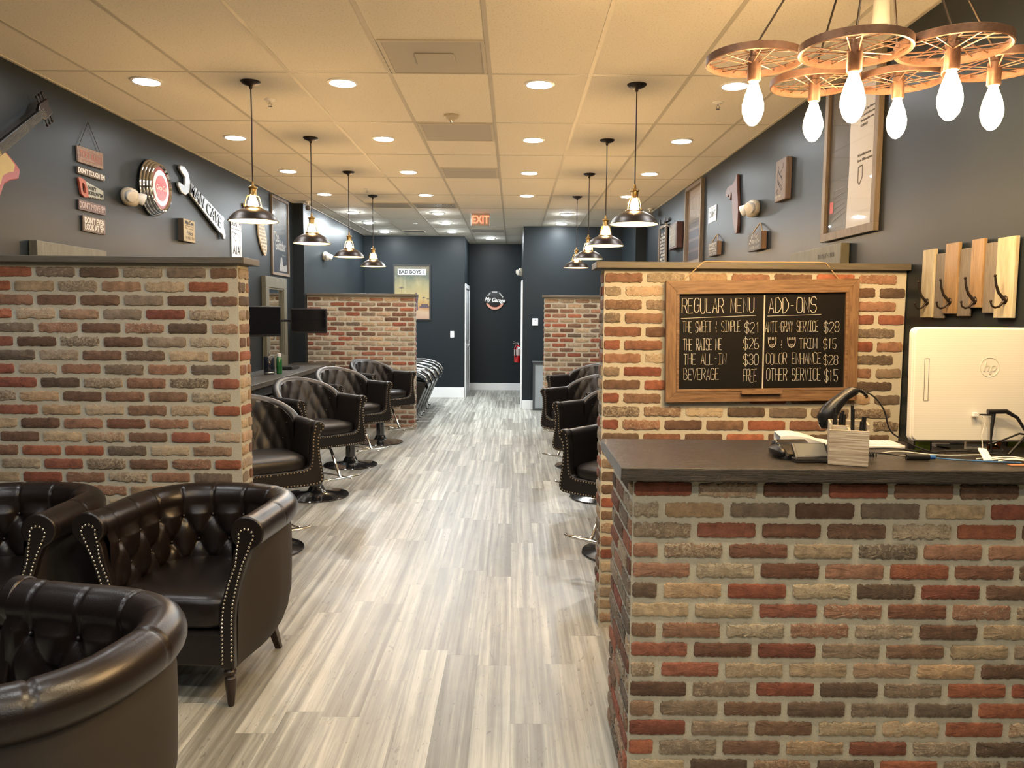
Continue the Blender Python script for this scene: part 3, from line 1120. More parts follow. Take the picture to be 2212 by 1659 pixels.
def armchair():
    t = thing('tub_armchair', 'x', 'armchair', group='studded brown leather tub armchairs in the waiting area')
    N = 181
    path, L = tub_path(N)
    DS, ZB = L / 10.0, (.650, .535, .42)
    RZ, RR = .722, .066

    def tuft(s, z):
        u, v = s / DS - .5, (z - ZB[0]) / (ZB[0] - ZB[1])
        p, q = (u + v) / 1.0, (u - v) / 1.0
        # buttons where u + v/.. are integers: rows alternate by half a step
        p, q = u + v * .5, u - v * .5
        h = (abs(sin(pi * p)) * abs(sin(pi * q))) ** .45
        du = 9
        best = 9
        for r, zb in enumerate(ZB):
            uu = u - r * .5
            dx = (uu - round(uu)) * DS
            best = min(best, dx * dx + (z - zb) ** 2)
        return .024 * h - .020 * math.exp(-best / .0006)
    P = []
    for (s, x, y, nx, ny) in path:
        row = []
        ends = sm(0, .05, s) * sm(0, .05, L - s)
        for k in range(26):
            z = .34 + (.665 - .34) * k / 25
            n = -.072 - (tuft(s, z) - .004) * ends * (1 if z > .3 else 0) * sm(.735, .66, z)
            row.append((x + nx * n, y + ny * n, z))
        pl_ = 0
        for k in range(19):
            a = radians(205 - 275 * k / 18)
            uu = s / DS - .5
            seam = -.006 * math.exp(-((uu - round(uu)) * DS) ** 2 / .00003) * sm(250, 170, math.degrees(a)) * sm(-60, 60, math.degrees(a))
            r_ = RR + seam * (1 if int(round(uu)) % 2 == 0 or math.degrees(a) > 110 else 0)
            # gentle fold lines of stretched leather
            r_ += .0012 * noise.noise(Vector((s * 9, math.degrees(a) * .03, 3)))
            row.append((x + nx * r_ * cos(a), y + ny * r_ * cos(a), RZ + r_ * sin(a)))
        P.append(row)
    mb = MB().grid(P)
    roll = mb.build('tufted_back_roll', M['leather'], t, smooth=70)
    bme = MB().sph((0, 0, 0), .0085, 8, 5)
    bt0 = None
    for r, zb in enumerate(ZB):
        k = 0
        while True:
            u = k + r * .5
            s = (u + .5) * DS
            k += 1
            if s > L - .06:
                break
            if s < .06:
                continue
            i = min(N - 1, int(s / L * (N - 1) + .5))
            _, x, y, nx, ny = path[i]
            if bt0 is None:
                bt0 = q_ = bme.build('button', M['leather'], roll, smooth=60)
            else:
                q_ = bt0.copy()
                C.objects.link(q_)
            q_.location = (x - nx * .060, y - ny * .060, zb)
    # outer shell
    P = []
    for (s, x, y, nx, ny) in path:
        f = sm(-.05, -.30, y)
        row = []
        for z, nr, nf in ((.675, .030, .020), (.62, .036, .000), (.54, .036, -.026), (.45, .034, -.046), (.35, .030, -.054), (.27, .014, -.056), (.21, -.010, -.058), (.165, -.040, -.060)):
            n = nr * (1 - f) + nf * f
            row.append((x + nx * n, y + ny * n, z))
        P.append(row)
    P2 = [[(p[-1][0] * .80, p[-1][1] * .80, .17)] + [p[-1]] for p in P]
    mb = MB().grid(P)
    mb.add([p[-1] for p in P], [tuple(range(len(P)))])
    mb.build('outer_shell', M['fabric'], t, smooth=60)
    # front posts with scroll
    for sg in (-1, 1):
        out = [(-.060, .165), (-.056, .36), (-.050, .43), (-.030, .52), (-.004, .60), (.018, .655), (.036, .668)]
        arc = [(.004 + .068 * cos(radians(a)), .727 + .068 * sin(radians(a))) for a in range(-55, 236, 15)]
        inn = [(-.052, .655), (-.062, .60), (-.085, .52), (-.108, .44), (-.118, .36), (-.118, .165)]
        pts = [(sg * (A_ + a), z) for a, z in out + arc + inn]
        pn = MB().prism(pts, 'y', YF - .030, YF + .012)
        ob = pn.build('arm_front', M['leather'], t, smooth=40, bevel=.006)
        nl = MB()
        line = [(-.070, .19), (-.067, .36), (-.062, .43), (-.042, .52), (-.018, .60), (.006, .655), (.020, .690)]
        line += [(.000 + .030 * cos(radians(a)), .716 + .030 * sin(radians(a))) for a in range(-20, 201, 20)]
        line += [(-.036, .67), (-.044, .60), (-.074, .52), (-.096, .44), (-.106, .36), (-.108, .19)]
        acc, last = 0, None
        for p, q in zip(line, line[1:]):
            l_ = math.hypot(q[0] - p[0], q[1] - p[1])
            d = -acc
            while d + .0165 <= l_:
                d += .0165
                k = d / l_
                nl.sph((sg * (A_ + p[0] + (q[0] - p[0]) * k), YF - .031, p[1] + (q[1] - p[1]) * k), .0052, 7, 4, sc=(1, .6, 1))
            acc = l_ - d
        nl.build('nailhead_trim', M['stud'], t, smooth=60)
    # seat
    mb = MB()
    mb.sph((0, -.045, .385), 1, 48, 16, (.262, .292, .082), e=.42)
    se = mb.build('seat_cushion', M['leather'], t, smooth=70)
    fr_ = MB().box(-.225, .225, -.325, .16, .165, .315)
    fr_.build('front_rail', M['leather'], t, bevel=.01)
    mb = MB().tube([(-.225, -.330, .305), (0, -.333, .305), (.225, -.330, .305)], .004, 6)
    mb.build('piping', M['leather'], se, smooth=60)
    for sx in (-1, 1):
        MB().lathe([(.011, 0), (.014, .012), (.021, .075), (.024, .105), (.023, .120), (.017, .126), (.017, .131), (.024, .138), (.025, .150), (.019, .158), (.024, .166), (.024, .172)],
                   18, c=(sx * .237, -.312, 0)).build('leg', M['darkwood'], t, smooth=35)
    for sx in (-1, 1):
        mb = MB()
        v = []
        for z, d, h in ((0, .05, .014), (.17, 0, .022)):
            cx, cyy = sx * (.20 + d * .5), .20 + d
            v += [(cx - h, cyy - h, z), (cx + h, cyy - h, z), (cx + h, cyy + h, z), (cx - h, cyy + h, z)]
        mb.add(v, [(0, 1, 2, 3), (4, 5, 6, 7), (0, 1, 5, 4), (1, 2, 6, 5), (2, 3, 7, 6), (3, 0, 4, 7)])
        mb.build('leg', M['darkwood'], t, bevel=.003)
    return t


ch = armchair()
for i, (x, y, a, lb) in enumerate([(-1.352, 3.40, -.07, 'tufted dark brown leather tub armchair facing the viewer, beside the aisle'),
                                   (-2.225, 3.38, .04, 'tufted dark brown tub armchair at the left edge, under the brick half wall'),
                                   (-1.245, 1.935, -1.77, 'brown leather tub armchair in the foreground with its rolled back to the viewer')]):
    o = ch if i == 0 else copy_tree(ch)
    o.location = (x, y, 0)
    o.rotation_euler = (0, 0, a)
    o['label'] = lb


# ------------------------------------------------------------------ salon chairs
def salon_chair():
    t = thing('salon_chair', 'x', 'salon chair', group='black studded salon chairs on chrome bases')
    V_ = M['vinyl']
    outer = [(0, .462), (.20, .458), (.30, .462), (.328, .475), (.338, .505), (.330, .56), (.316, .64), (.308, .72), (.312, .78), (.330, .82)]
    cx, cz, r = .306, .846, .040
    arc = [(cx + r * cos(radians(a)), cz + r * sin(radians(a))) for a in range(-25, 201, 15)]
    inner = [(.262, .81), (.254, .76), (.250, .68), (.246, .62), (.232, .585), (.20, .572), (0, .568)]
    half = outer + arc + inner
    full = half + [(-x, z) for x, z in reversed(half[1:-1])]
    # split into two halves so that the faces stay simple
    for sg in (-1, 1):
        pass
    mb = MB()
    mb.prism([(x, z) for x, z in full], 'y', -.285, -.235)
    mb.build('front_frame', V_, t, smooth=35, bevel=.006)
    for line in ([(0, .474), (.20, .470), (.298, .474), (.316, .485), (.324, .507), (.317, .56), (.303, .64), (.296, .72), (.300, .78), (.318, .822)] +
                 [(.306 + .028 * cos(radians(a)), .846 + .028 * sin(radians(a))) for a in range(-25, 100, 25)],
                 [(0, .556), (.20, .560), (.238, .572), (.256, .60), (.262, .66), (.266, .76), (.276, .82), (.286, .862)]):
        nl = MB()
        for sg in (-1, 1):
            acc = 0
            for p, q in zip(line, line[1:]):
                l_ = math.hypot(q[0] - p[0], q[1] - p[1])
                d = -acc
                while d + .022 <= l_:
                    d += .022
                    k = d / l_
                    nl.sph((sg * (p[0] + (q[0] - p[0]) * k), -.2865, p[1] + (q[1] - p[1]) * k), .0052, 6, 4, sc=(1, .6, 1))
                acc = l_ - d
        nl.build('nailhead_trim', M['studb'], t, smooth=60)
    # arms
    for sg in (-1, 1):
        pts = [(.315, .47), (.318, .52), (.308, .64), (.300, .74), (.306, .80), (.322, .825)]
        pts += [(.303 + .037 * cos(radians(a)), .846 + .037 * sin(radians(a))) for a in range(-20, 196, 18)]
        pts += [(.266, .80), (.256, .70), (.255, .47)]
        mb = MB()
        ys = [-.24, -.1, .03, .15, .24]
        P = []
        for k, yy in enumerate(ys):
            sh = (-.012, 0, 0, -.004, -.02)[k]
            P.append([(sg * (x + sh), yy, z) for x, z in pts])
        mb.grid(P, cv=True)
        mb.add(P[0], [tuple(range(len(pts)))])
        mb.add(P[-1], [tuple(range(len(pts)))])
        mb.build('armrest', V_, t, smooth=50)
    mb = MB().box(-.262, .262, -.24, .27, .470, .575)
    mb.build('seat_box', V_, t, bevel=.012)
    mb = MB().sph((0, -.035, .605), 1, 40, 14, (.246, .245, .058), e=.4)
    mb.build('seat_cushion', V_, t, smooth=70)
    # round tufted back
    P = []
    bt = []
    NP = 61
    for i in range(NP):
        ph = radians(-96 + 192 * i / (NP - 1))
        c_ = max(0, cos(ph))
        zt = .868 + .155 * c_ ** .75
        row = []

        def pt(z, th):
            rx, ry = .318 - th, .235 - th
            lean = max(0, z - .62) * .30 * c_
            return (rx * sin(ph), .075 + ry * cos(ph) + lean, z)
        for k in range(19):
            z = .58 + (zt - .03 - .58) * k / 18
            s = ph * .30 / .125
            v = (z - .90) / .11
            h = (abs(sin(pi * (s + v * .5 + .5))) * abs(sin(pi * (s - v * .5 + .5)))) ** .5
            row.append(pt(z, .060 + .017 * h * c_ ** .4))
        for k in range(9):
            a = pi - pi * k / 8
            row.append(pt(zt - .03 + .03 * sin(a), .030 - .030 * cos(a)))
        for k in range(8):
            z = zt - .03 - (zt - .03 - .47) * (k + 1) / 8
            row.append(pt(z, .0 + .02 * (k / 7) ** 2))
        P.append(row)
    bk = MB().grid(P).build('tufted_backrest', V_, t, smooth=70)
    bt0 = None
    for r, zb in enumerate((.94, .83, .72)):
        for k in range(-3, 4):
            u = k + (.5 if r % 2 == 0 else 0)
            ph = u * .125 / .30
            if abs(ph) > 1.35 or (r == 0 and abs(u) > 1.6):
                continue
            rx, ry = .318 - .062, .235 - .062
            if bt0 is None:
                bt0 = q_ = MB().sph((0, 0, 0), .0085, 8, 5).build('button', V_, bk, smooth=60)
            else:
                q_ = bt0.copy()
                C.objects.link(q_)
            q_.location = (rx * sin(ph), .075 + ry * cos(ph) + (zb - .62) * .30 * cos(ph), zb)
    MB().lathe([(.28, 0), (.283, .006), (.278, .012), (.20, .024), (.09, .040), (.075, .05), (.06, .085), (.045, .10), (.001, .101)], 48).build('round_base', M['blackchrome'], t, smooth=35)
    MB().lathe([(.052, .09), (.048, .30), (.034, .305), (.034, .46), (.001, .461)], 24).build('hydraulic_column', M['blackchrome'], t, smooth=35)
    MB().box(-.12, .12, -.12, .12, .445, .47).build('seat_plate', M['black'], t)
    MB().tube([(.03, .02, .20), (.17, -.12, .17), (.235, -.19, .145)], .007, 8).build('pump_pedal', M['chrome'], t, smooth=60)
    f = MB()
    f.tube([(0, -.17, .455), (0, -.235, .44), (0, -.36, .235), (0, -.385, .215)], .0125, 10)
    f.tube([(-.19, -.40, .222), (-.17, -.402, .215), (.17, -.402, .215), (.19, -.40, .222)], .011, 10)
    f.tube([(-.17, -.40, .215), (-.13, -.345, .205), (.13, -.345, .205), (.17, -.40, .215)], .008, 8)
    f.build('footrest', M['chrome'], t, smooth=60)
    return t


sc0 = salon_chair()
sp = [(-1.69, 5.19, .62, 'black studded salon chair nearest on the left, half hidden by the brick half wall'),
      (-1.715, 6.78, .80, 'black tufted salon chair, second in the left row'), (-1.705, 8.18, .80, 'black tufted salon chair, third in the left row'),
      (-1.64, 9.66, .84, 'black tufted salon chair, farthest in the left row, against the far half wall'),
      (.755, 5.18, -.72, 'black studded salon chair nearest on the right, cut off by the menu half wall'), (.79, 6.80, -.78, 'black studded salon chair, second in the right row'),
      (.735, 8.22, -.80, 'black studded salon chair, third in the right row'), (.85, 9.68, -.80, 'black salon chair, farthest in the right row, only arm and back top showing')]
for i, (x, y, a, lb) in enumerate(sp):
    o = sc0 if i == 0 else copy_tree(sc0)
    o.location = (x, y, 0)
    o.rotation_euler = (0, 0, a)
    o['label'] = lb
    dz = {4: .045, 5: .045, 6: .058, 7: .035}.get(i, 0)   # right-hand seats are pumped up less
    for c_ in o.children:
        if dz and not c_.name.startswith(('round_base', 'hydraulic_column', 'pump_pedal')):
            c_.location.z -= dz


# shampoo loungers in the back
def lounger():
    t = thing('shampoo_lounger', 'x', 'lounge chair', group='glossy black reclining loungers in a row at the back')
    top = [(-.62, .80), (-.50, .815), (-.2, .80), (.05, .79), (.22, .765), (.33, .72), (.385, .65), (.40, .585)]
    P = []
    for x, z in top:
        P.append([(x, yy, z - .03 * abs(yy / .21) ** 4) for yy in (-.21, -.19, -.12, 0, .12, .19, .21)])
    und = [(x - .03, z - .055) for x, z in reversed(top)]
    for x, z in und:
        P.append([(x, yy, z) for yy in (-.21, -.19, -.12, 0, .12, .19, .21)])
    MB().grid(P, cu=True).build('vinyl_pad', mat('glossy_black_vinyl', (.012, .011, .011), .16, coat=.5), t, smooth=60)
    for yy in (-.225, .225):
        MB().tube([(-.62, yy, .815), (-.2, yy, .815), (.08, yy, .805), (.25, yy, .77), (.355, yy, .71), (.405, yy, .62)], .020, 10, flat=.7).build('chrome_arm', M['steel2'], t, smooth=60)
    MB().prism([(-.55, .12), (.17, .12), (.385, .62), (-.55, .74)], 'y', -.19, .19).build('body', M['vinyl'], t, bevel=.012)
    for yy in (-.17, .17):
        MB().tube([(.34, yy, .60), (.19, yy, .28), (.13, yy, .05), (.17, yy, .012)], .012, 8).build('leg', M['steel2'], t, smooth=60)
        MB().tube([(-.5, yy, .20), (-.5, yy, .012)], .013, 8).build('leg', M['steel2'], t, smooth=60)
        MB().lathe([(.02, 0), (.02, .012), (.001, .013)], 12, c=(.17, yy, 0)).build('foot_pad', M['black'], t)
    return t


l0 = lounger()
for i in range(5):
    o = l0 if i == 0 else copy_tree(l0)
    o.location = (-1.60 - .03 * (i == 4) + .0 * i, 11.30 + .56 * i, 0)
    o['label'] = 'glossy black reclining lounger behind the far left half wall, ' + ('nearest of five', 'second of five', 'middle of five', 'fourth of five', 'farthest of five, most in view')[i]

# ------------------------------------------------------------------ left styling counter and what stands on it
t = thing('styling_counter', 'long dark grey plank counter along the left wall behind the salon chairs', 'counter', (XL, 7.31, 0))
MB().box(.001, .54, -3.31, 3.32, .875, .925).build('counter_top', M['shelf'], t, bevel=.004)
MB().box(.001, .50, -3.305, 3.315, .78, .875).build('drawer_apron', M['matt'], t)
for yy in (-3.28, -1.2, 1.2, 3.29):
    MB().box(.001, .47, yy - .02, yy + .02, 0, .78).build('support_panel', M['matt'], t)


def frame4(mb, w_, h_, b_, d0, d1, mi=0):
    """four rails of a frame in the local XY plane, bottom left at 0,0"""
    mb.box(0, w_, 0, b_, d0, d1, mi)
    mb.box(0, w_, h_ - b_, h_, d0, d1, mi)
    mb.box(0, b_, b_, h_ - b_, d0, d1, mi)
    mb.box(w_ - b_, w_, b_, h_ - b_, d0, d1, mi)
    return mb


def scribble(parent, m, x, y, w_, h, lines, seed, z=.0098, r=.0016, name='faded_lettering'):
    """rows of worn, unreadable letters"""
    rnd = random.Random(seed)
    mb = MB()
    for k in range(lines):
        px = x
        yy = y - k * h * 1.5
        while px < x + w_:
            a = h * .45
            if rnd.random() > .15:
                mb.tube([(px, yy, z), (px + rnd.uniform(-.1, .1) * a, yy + h, z)], r, 4, flat=.3)
                if rnd.random() > .4:
                    q = rnd.choice((0, .5, 1)) * h
                    mb.tube([(px, yy + q, z), (px + a, yy + rnd.choice((q, h - q)), z)], r, 4, flat=.3)
                if rnd.random() > .5:
                    mb.tube([(px + a, yy, z), (px + a, yy + h, z)], r, 4, flat=.3)
            px += a * 1.7
    return mb.build(name, m, parent)


def station_mirror(label, fr, X, y, z0, hh, w_=.84):
    t = thing('station_mirror', label, 'mirror', (X, y, z0), fr=fr, group='tall framed station mirrors')
    frame4(MB(), w_, hh, .13, .002, .055).build('frame', M['sage'], t, bevel=.004)
    f2 = MB()
    a = MB(Matrix.Translation((.13, .13, 0)))
    frame4(a, w_ - .26, hh - .26, .022, .01, .045)
    a.build('inner_bead', M['sage'], t, bevel=.003)
    MB().box(.15, w_ - .15, .15, hh - .15, .008, .018).build('mirror_glass', M['mirror'], t)
    return t


station_mirror('tall sage framed mirror standing on the dark counter behind the wall television', 'L', XL, 9.24, .925, 1.10, .86)
station_mirror('sage framed mirror whose top edge shows above the left brick half wall', 'L', XL, 4.82, .925, 1.10, .82)
mr = station_mirror('wood framed mirror whose top edge shows above the menu half wall', 'R', XR, 5.47, .925, 1.105, .84)
scribble(mr, M['matt'], .50, 1.03, .26, .028, 1, 5, z=.0565)


def wall_tv(label, y, cx, cz, yaw, tilt, arm):
    """cx, y, cz: centre of the panel"""
    t = thing('wall_television', label, 'television', (cx, y, cz), rz=yaw, group='small black televisions on wall arms')
    MB().box(-.205, .205, -.018, .018, -.140, .140).build('panel', M['black'], t, bevel=.006)
    MB().box(-.192, .192, -.0195, -.018, -.118, .128).build('screen', M['screen'], t)
    MB().box(-.09, .09, .018, .045, -.08, .08).build('rear_housing', M['black'], t, bevel=.006)
    iv = t.matrix_world.inverted()
    mb = MB(iv)
    e = Vector((XL + .03, arm, cz))
    bk = t.matrix_world @ Vector((0, .045, 0))
    mid = Vector(((bk.x + e.x) / 2, (bk.y + e.y) / 2 + .06, cz))
    mb.tube([bk, mid, e], .015, 8)
    mb.box(XL + .001, XL + .03, arm - .05, arm + .05, cz - .10, cz + .10)
    mb.build('wall_arm', M['black'], t)
    return t


wall_tv('black television on a wall arm turned sideways, reflecting brickwork', 7.22, -2.30, 1.515, 1.02, 0, 7.42)
wall_tv('black flat television facing the viewer, in front of the far brick half wall', 9.0, -2.335, 1.505, .06, 0, 9.12)
for y, lb in ((7.12, 'white outlet cover on the left wall by the sideways television'), (8.93, 'white outlet cover on the left wall left of the front-facing television')):
    t = thing('outlet_cover', lb, 'outlet', (XL, y, 1.50), fr='L', group='white outlet covers')
    MB().box(-.04, .04, -.065, .065, 0, .012).build('plate', M['white'], t, bevel=.003)
    MB().box(-.016, .016, -.045, -.01, .012, .02).build('socket_face', M['trimw'], t)
t = thing('disinfectant_jar', 'tall black jar standing on the counter in front of the mirror', 'jar', (-2.66, 8.55, .925))
MB().lathe([(.055, 0), (.058, .006), (.058, .185), (.055, .19), (.001, .19)], 28).build('jar_body', mat('black_glass', (.01, .012, .02), .08, coat=.8), t, smooth=40)
MB().lathe([(.059, .012), (.061, .015), (.061, .024), (.059, .027)], 28, caps=False).build('chrome_band', M['chrome'], t, smooth=40)
MB().lathe([(.05, .19), (.05, .197), (.012, .202), (.008, .23), (.014, .24), (.001, .247)], 20).build('lid', M['chrome'], t, smooth=40)
t = thing('green_bottle', 'green bottle with white cap beside the black jar on the counter', 'bottle', (-2.57, 8.62, .925))
MB().lathe([(.030, 0), (.032, .005), (.032, .16), (.024, .185), (.014, .195), (.001, .196)], 20).build('bottle_body', mat('green_liquid', (.015, .11, .03), .15, coat=.6), t, smooth=40)
MB().lathe([(.020, .19), (.021, .195), (.021, .225), (.001, .228)], 16).build('cap', M['white'], t, smooth=40)
t = thing('clipper_case', 'flat black clipper case on the counter by the mirror foot', 'case', (-2.66, 9.35, .925))
MB().box(-.07, .07, -.16, .16, 0, .03).build('case_body', M['black'], t, bevel=.006)
MB().box(-.06, .06, -.15, .15, .03, .04).build('lid', M['vinyl'], t, bevel=.004)

# ------------------------------------------------------------------ back of the shop
t = thing('framed_grey_panel', 'grey panel in a dark frame standing on the floor against the back right wall', 'panel', (.335, 13.06, 0), fr='F')
frame4(MB(), .62, .80, .035, -.01, .02).build('frame', mat('dark_grey_frame', (.06, .065, .07), .5), t, bevel=.003)
MB().box(.035, .585, .035, .765, -.005, .008).build('panel_face', mat('pale_grey_panel', (.33, .36, .38), .5), t)
MB().box(-.012, .632, .80, .825, -.015, .03).build('top_ledge', mat('dark_grey_ledge', (.10, .105, .11), .4), t, bevel=.003)
t = thing('fire_extinguisher', 'red fire extinguisher with black hose on the hall wall', 'fire extinguisher', (.085, 14.9, .69))
MB().lathe([(.055, 0), (.062, .01), (.062, .27), (.05, .31), (.02, .33), (.018, .345)], 24).build('cylinder', mat('extinguisher_red', (.50, .008, .010), .25, coat=.5), t, smooth=40)
MB().lathe([(.0635, .13), (.0635, .25)], 24, caps=False).build('label', mat('extinguisher_label', (.55, .45, .42), .4), t, smooth=40)
mb = MB()
mb.box(-.022, .022, -.02, .02, .34, .37)
mb.tube([(0, 0, .38), (-.08, 0, .395)], .008, 6)
mb.tube([(0, 0, .36), (-.085, 0, .36)], .007, 6)
mb.build('valve_handle', M['chrome'], t)
MB().tube([(.0, -.02, .35), (-.03, -.05, .34), (-.045, -.062, .26), (-.04, -.066, .16), (-.03, -.066, .10)], .009, 8).build('hose', M['black'], t, smooth=60)
t = thing('light_switch', 'white light switch on the back left wall beside the hall opening', 'switch', (-1.157, 14.95, 1.21), fr='F')
MB().box(-.037, .037, -.06, .06, 0, .008).build('plate', M['white'], t, bevel=.002)
MB().box(-.015, .015, -.032, .032, .008, .013).build('rocker', M['trimw'], t)
t = thing('thermostat', 'white thermostat on the back right wall', 'thermostat', (.368, 13.2, 1.473), fr='F')
MB().box(-.048, .048, -.06, .06, 0, .02).build('case', M['white'], t, bevel=.004)
MB().lathe([(.008, .02), (.001, .022)], 12, c=(0, .028, 0)).build('sensor_dot', M['matt'], t)
t = thing('door_plaque', 'narrow black plaque on the white door at the right of the hall', 'sign', (.148, 13.6, 1.66), fr='R')
MB().box(-.10, .10, -.16, .16, 0.0, .012).build('plaque', M['matt'], t)

# round garage sign
t = thing('garage_sign', 'round black and white My Garage sign on the hall end wall', 'sign', (-.388, 16.5, 1.885), fr='F')
MB().lathe([(.205, 0), (.205, .018), (.199, .022), (.001, .022)], 56).build('round_plate', M['matt'], t, smooth=40)
ring = MB()
for (a0, a1, r0, r1) in ((200, 340, .150, .194),):
    P = [[(r * cos(radians(a)), r * sin(radians(a)), .0235) for r in (r0, (r0 + r1) / 2, r1)] for a in range(a0, a1 + 1, 5)]
    ring.grid(P)
ring.build('lower_band', mat('salmon_enamel', (.62, .30, .22), .4), t)
fl = MB()
for k in range(11):
    a = radians(222 + 9.6 * k)
    p0, p1, p2 = (.150, a - .07), (.128 + .012 * (k % 2), a), (.150, a + .07)
    fl.add([(r * cos(q), r * sin(q), .0237) for r, q in (p0, p1, p2)], [(0, 1, 2)])
fl.build('flames', mat('flame_red', (.5, .07, .03), .5), t)
pw = M['white']
for s, a in (('MY TOOLS', 140), ('MY RULES', 90), ('MY GARAGE', 40)):
    r = .170
    text(s, .032, pw, t, r * cos(radians(a)), r * sin(radians(a)), .0235, name='rim_lettering', rot=radians(a - 90), off=.0008, sx=.7)
bd = MB()
bd.prism([(-.235, .075), (-.15, .085), (.0, .07), (.235, .03), (.245, -.03), (.10, -.055), (-.16, -.06), (-.235, -.035)], 'z', .022, .032)
bd.build('name_band', M['matt'], t)
text('My Garage', .115, pw, t, 0.0, .005, .0335, shear=.25, off=.0035, sx=.83, rot=-.07)


# posters
def poster(name, label, fr, loc, w_, h_, b_, art, frame, depth=.022, glass=True):
    t = thing(name, label, 'poster', loc, fr=fr)
    frame4(MB(), w_, h_, b_, .0, depth).build('frame', frame, t, bevel=.002)
    a = MB().box(b_ - .004, w_ - b_ + .004, b_ - .004, h_ - b_ + .004, .002, .008)
    a.build('print', art, t)
    if glass:
        MB().box(b_ - .002, w_ - b_ + .002, b_ - .002, h_ - b_ + .002, .0125, .0135).build('glazing', M['poster_glass'], t)
    return t


art = ramp_mat('smoky_sunset_print', [(0, (.42, .25, .17)), (.16, (.46, .32, .20)), (.22, (.38, .17, .05)), (.38, (.42, .31, .13)), (.62, (.26, .23, .12)), (.80, (.085, .10, .075)), (1, (.14, .12, .08))], 'y', 0, 1.05, 5, .28)
p = poster('framed_poster', 'black framed movie poster with white title band and smoky palm skyline', 'F', (-2.276, 14.95, 1.468), .716, 1.05, .030, art, M['matt'])
MB().box(.09, .62, .855, .965, .008, .0095).build('title_band', mat('title_white', (.85, .86, .86), .4), p)
text('BAD BOYS II', .088, mat('title_ink', (.02, .025, .025), .5), p, .355, .907, .010, name='title', off=.0035, sx=1.02)
dk = mat('poster_silhouette', (.07, .045, .06), .6)
mb = MB()
for (x, y, s) in ((.16, .60, .05), (.58, .42, .035), (.66, .40, .03)):
    mb.box(x - .002, x + .002, y - s * 2.2, y, .0088, .0092)
    for k in range(7):
        a = pi * k / 6
        mb.tube([(x, y, .009), (x + s * .6 * cos(a), y + s * .5 * sin(a) + s * .2, .009), (x + s * cos(a), y + s * .3 * sin(a), .009)], .003, 4, flat=.3)
mb.box(.50, .68, .235, .27, .0088, .0095)
mb.box(.53, .66, .27, .31, .0088, .0095)
mb.build('palm_silhouettes', dk, p)
# two plain standing figures
for (x, y, s) in ((.435, .19, 1.0), (.30, .19, .92)):
    mb = MB()
    q = s * .34
    mb.prism([(x - .03 * s, y + q * .45), (x - .045 * s, y + q * .80), (x - .018 * s, y + q * .88), (x + .018 * s, y + q * .88), (x + .045 * s, y + q * .80), (x + .03 * s, y + q * .45),
              (x + .034 * s, y), (x + .008 * s, y), (x, y + q * .40), (x - .008 * s, y), (x - .034 * s, y)], 'z', .0088, .0096)
    mb.lathe([(.016 * s, 0), (.001, .0005)], 12, c=(x, y + q * .95, .0092))
    mb.build('printed_figure', dk, p)

art = ramp_mat('dark_navy_print', [(0, (.030, .036, .055)), (.45, (.028, .034, .052)), (.62, (.07, .075, .08)), (.85, (.16, .17, .17)), (1, (.05, .05, .05))], 'y', 0, .95, 4, .25)
p = poster('framed_poster', 'tall grey framed black and white movie poster on the left wall', 'L', (XL, 9.64, 2.06), .72, .965, .035, art, M['greyw'])
pw2 = mat('poster_pale_ink', (.55, .56, .56), .5)
text('The', .17, pw2, p, .20, .47, .0095, name='title', off=.003, sx=.8)
text('Godfather', .17, pw2, p, .37, .37, .0095, name='title', off=.004, sx=.62)
scribble(p, pw2, .44, .25, .13, .02, 1, 3)
mb = MB()
mb.prism([(.30, .06), (.38, .23), (.43, .23), (.47, .12), (.64, .15), (.64, .06)], 'z', .0085, .0095)
mb.build('pale_shape', pw2, p)
MB().sph((.33, .74, .009), 1, 20, 6, (.09, .13, .0008)).build('pale_shape', mat('poster_grey_ink', (.24, .25, .25), .5), p)

art = mat('poster_black', (.030, .025, .022), .4, var=.5, bscale=7)
p = poster('framed_poster', 'large wood framed poster, half black half white, on the right wall', 'R', (XR, 5.015, 2.064), .735, .975, .048, art, M['greyw'], .03)
pw3 = mat('poster_cream', (.66, .62, .56), .5)
MB().prism([(.33, .045), (.69, .045), (.69, .93), (.46, .93), (.455, .80), (.43, .70), (.40, .785), (.345, .735), (.335, .58), (.345, .42)], 'z', .008, .0095).build('white_half', pw3, p)
ik = mat('poster_ink', (.06, .05, .05), .5)
for k, s in enumerate(('He was Tony Montana.', 'The world will remember', 'him by another name.', 'SCARFACE')):
    text(s, .021, ik, p, .475, .69 - .028 * k, .0105, name='small_print', align='LEFT', sx=.9)
for k, s in enumerate(('He loved the American', 'Dream. With a vengeance.')):
    text(s, .022, ik, p, .455, .445 - .03 * k, .0105, name='small_print', align='LEFT', sx=.8)
MB().tube([(.47, .38, .0105), (.52, .385, .0105), (.525, .32, .0105), (.49, .28, .0105), (.47, .30, .0105), (.47, .38, .0105)], .005, 4, flat=.3).build('ink_mark', ik, p)
MB().box(.085, .135, .165, .235, .0095, .0105).build('red_patch', mat('poster_red', (.55, .03, .03), .4), p)
mb = MB()
for k in range(6):
    mb.tube([(.06 + .01 * k, .07 + .03 * k, .0102), (.15, .12 + .035 * k, .0102), (.29, .15 + .03 * k, .0102)], .0022, 4, flat=.3)
mb.build('sketch_lines', mat('poster_grey', (.16, .16, .16), .5), p)

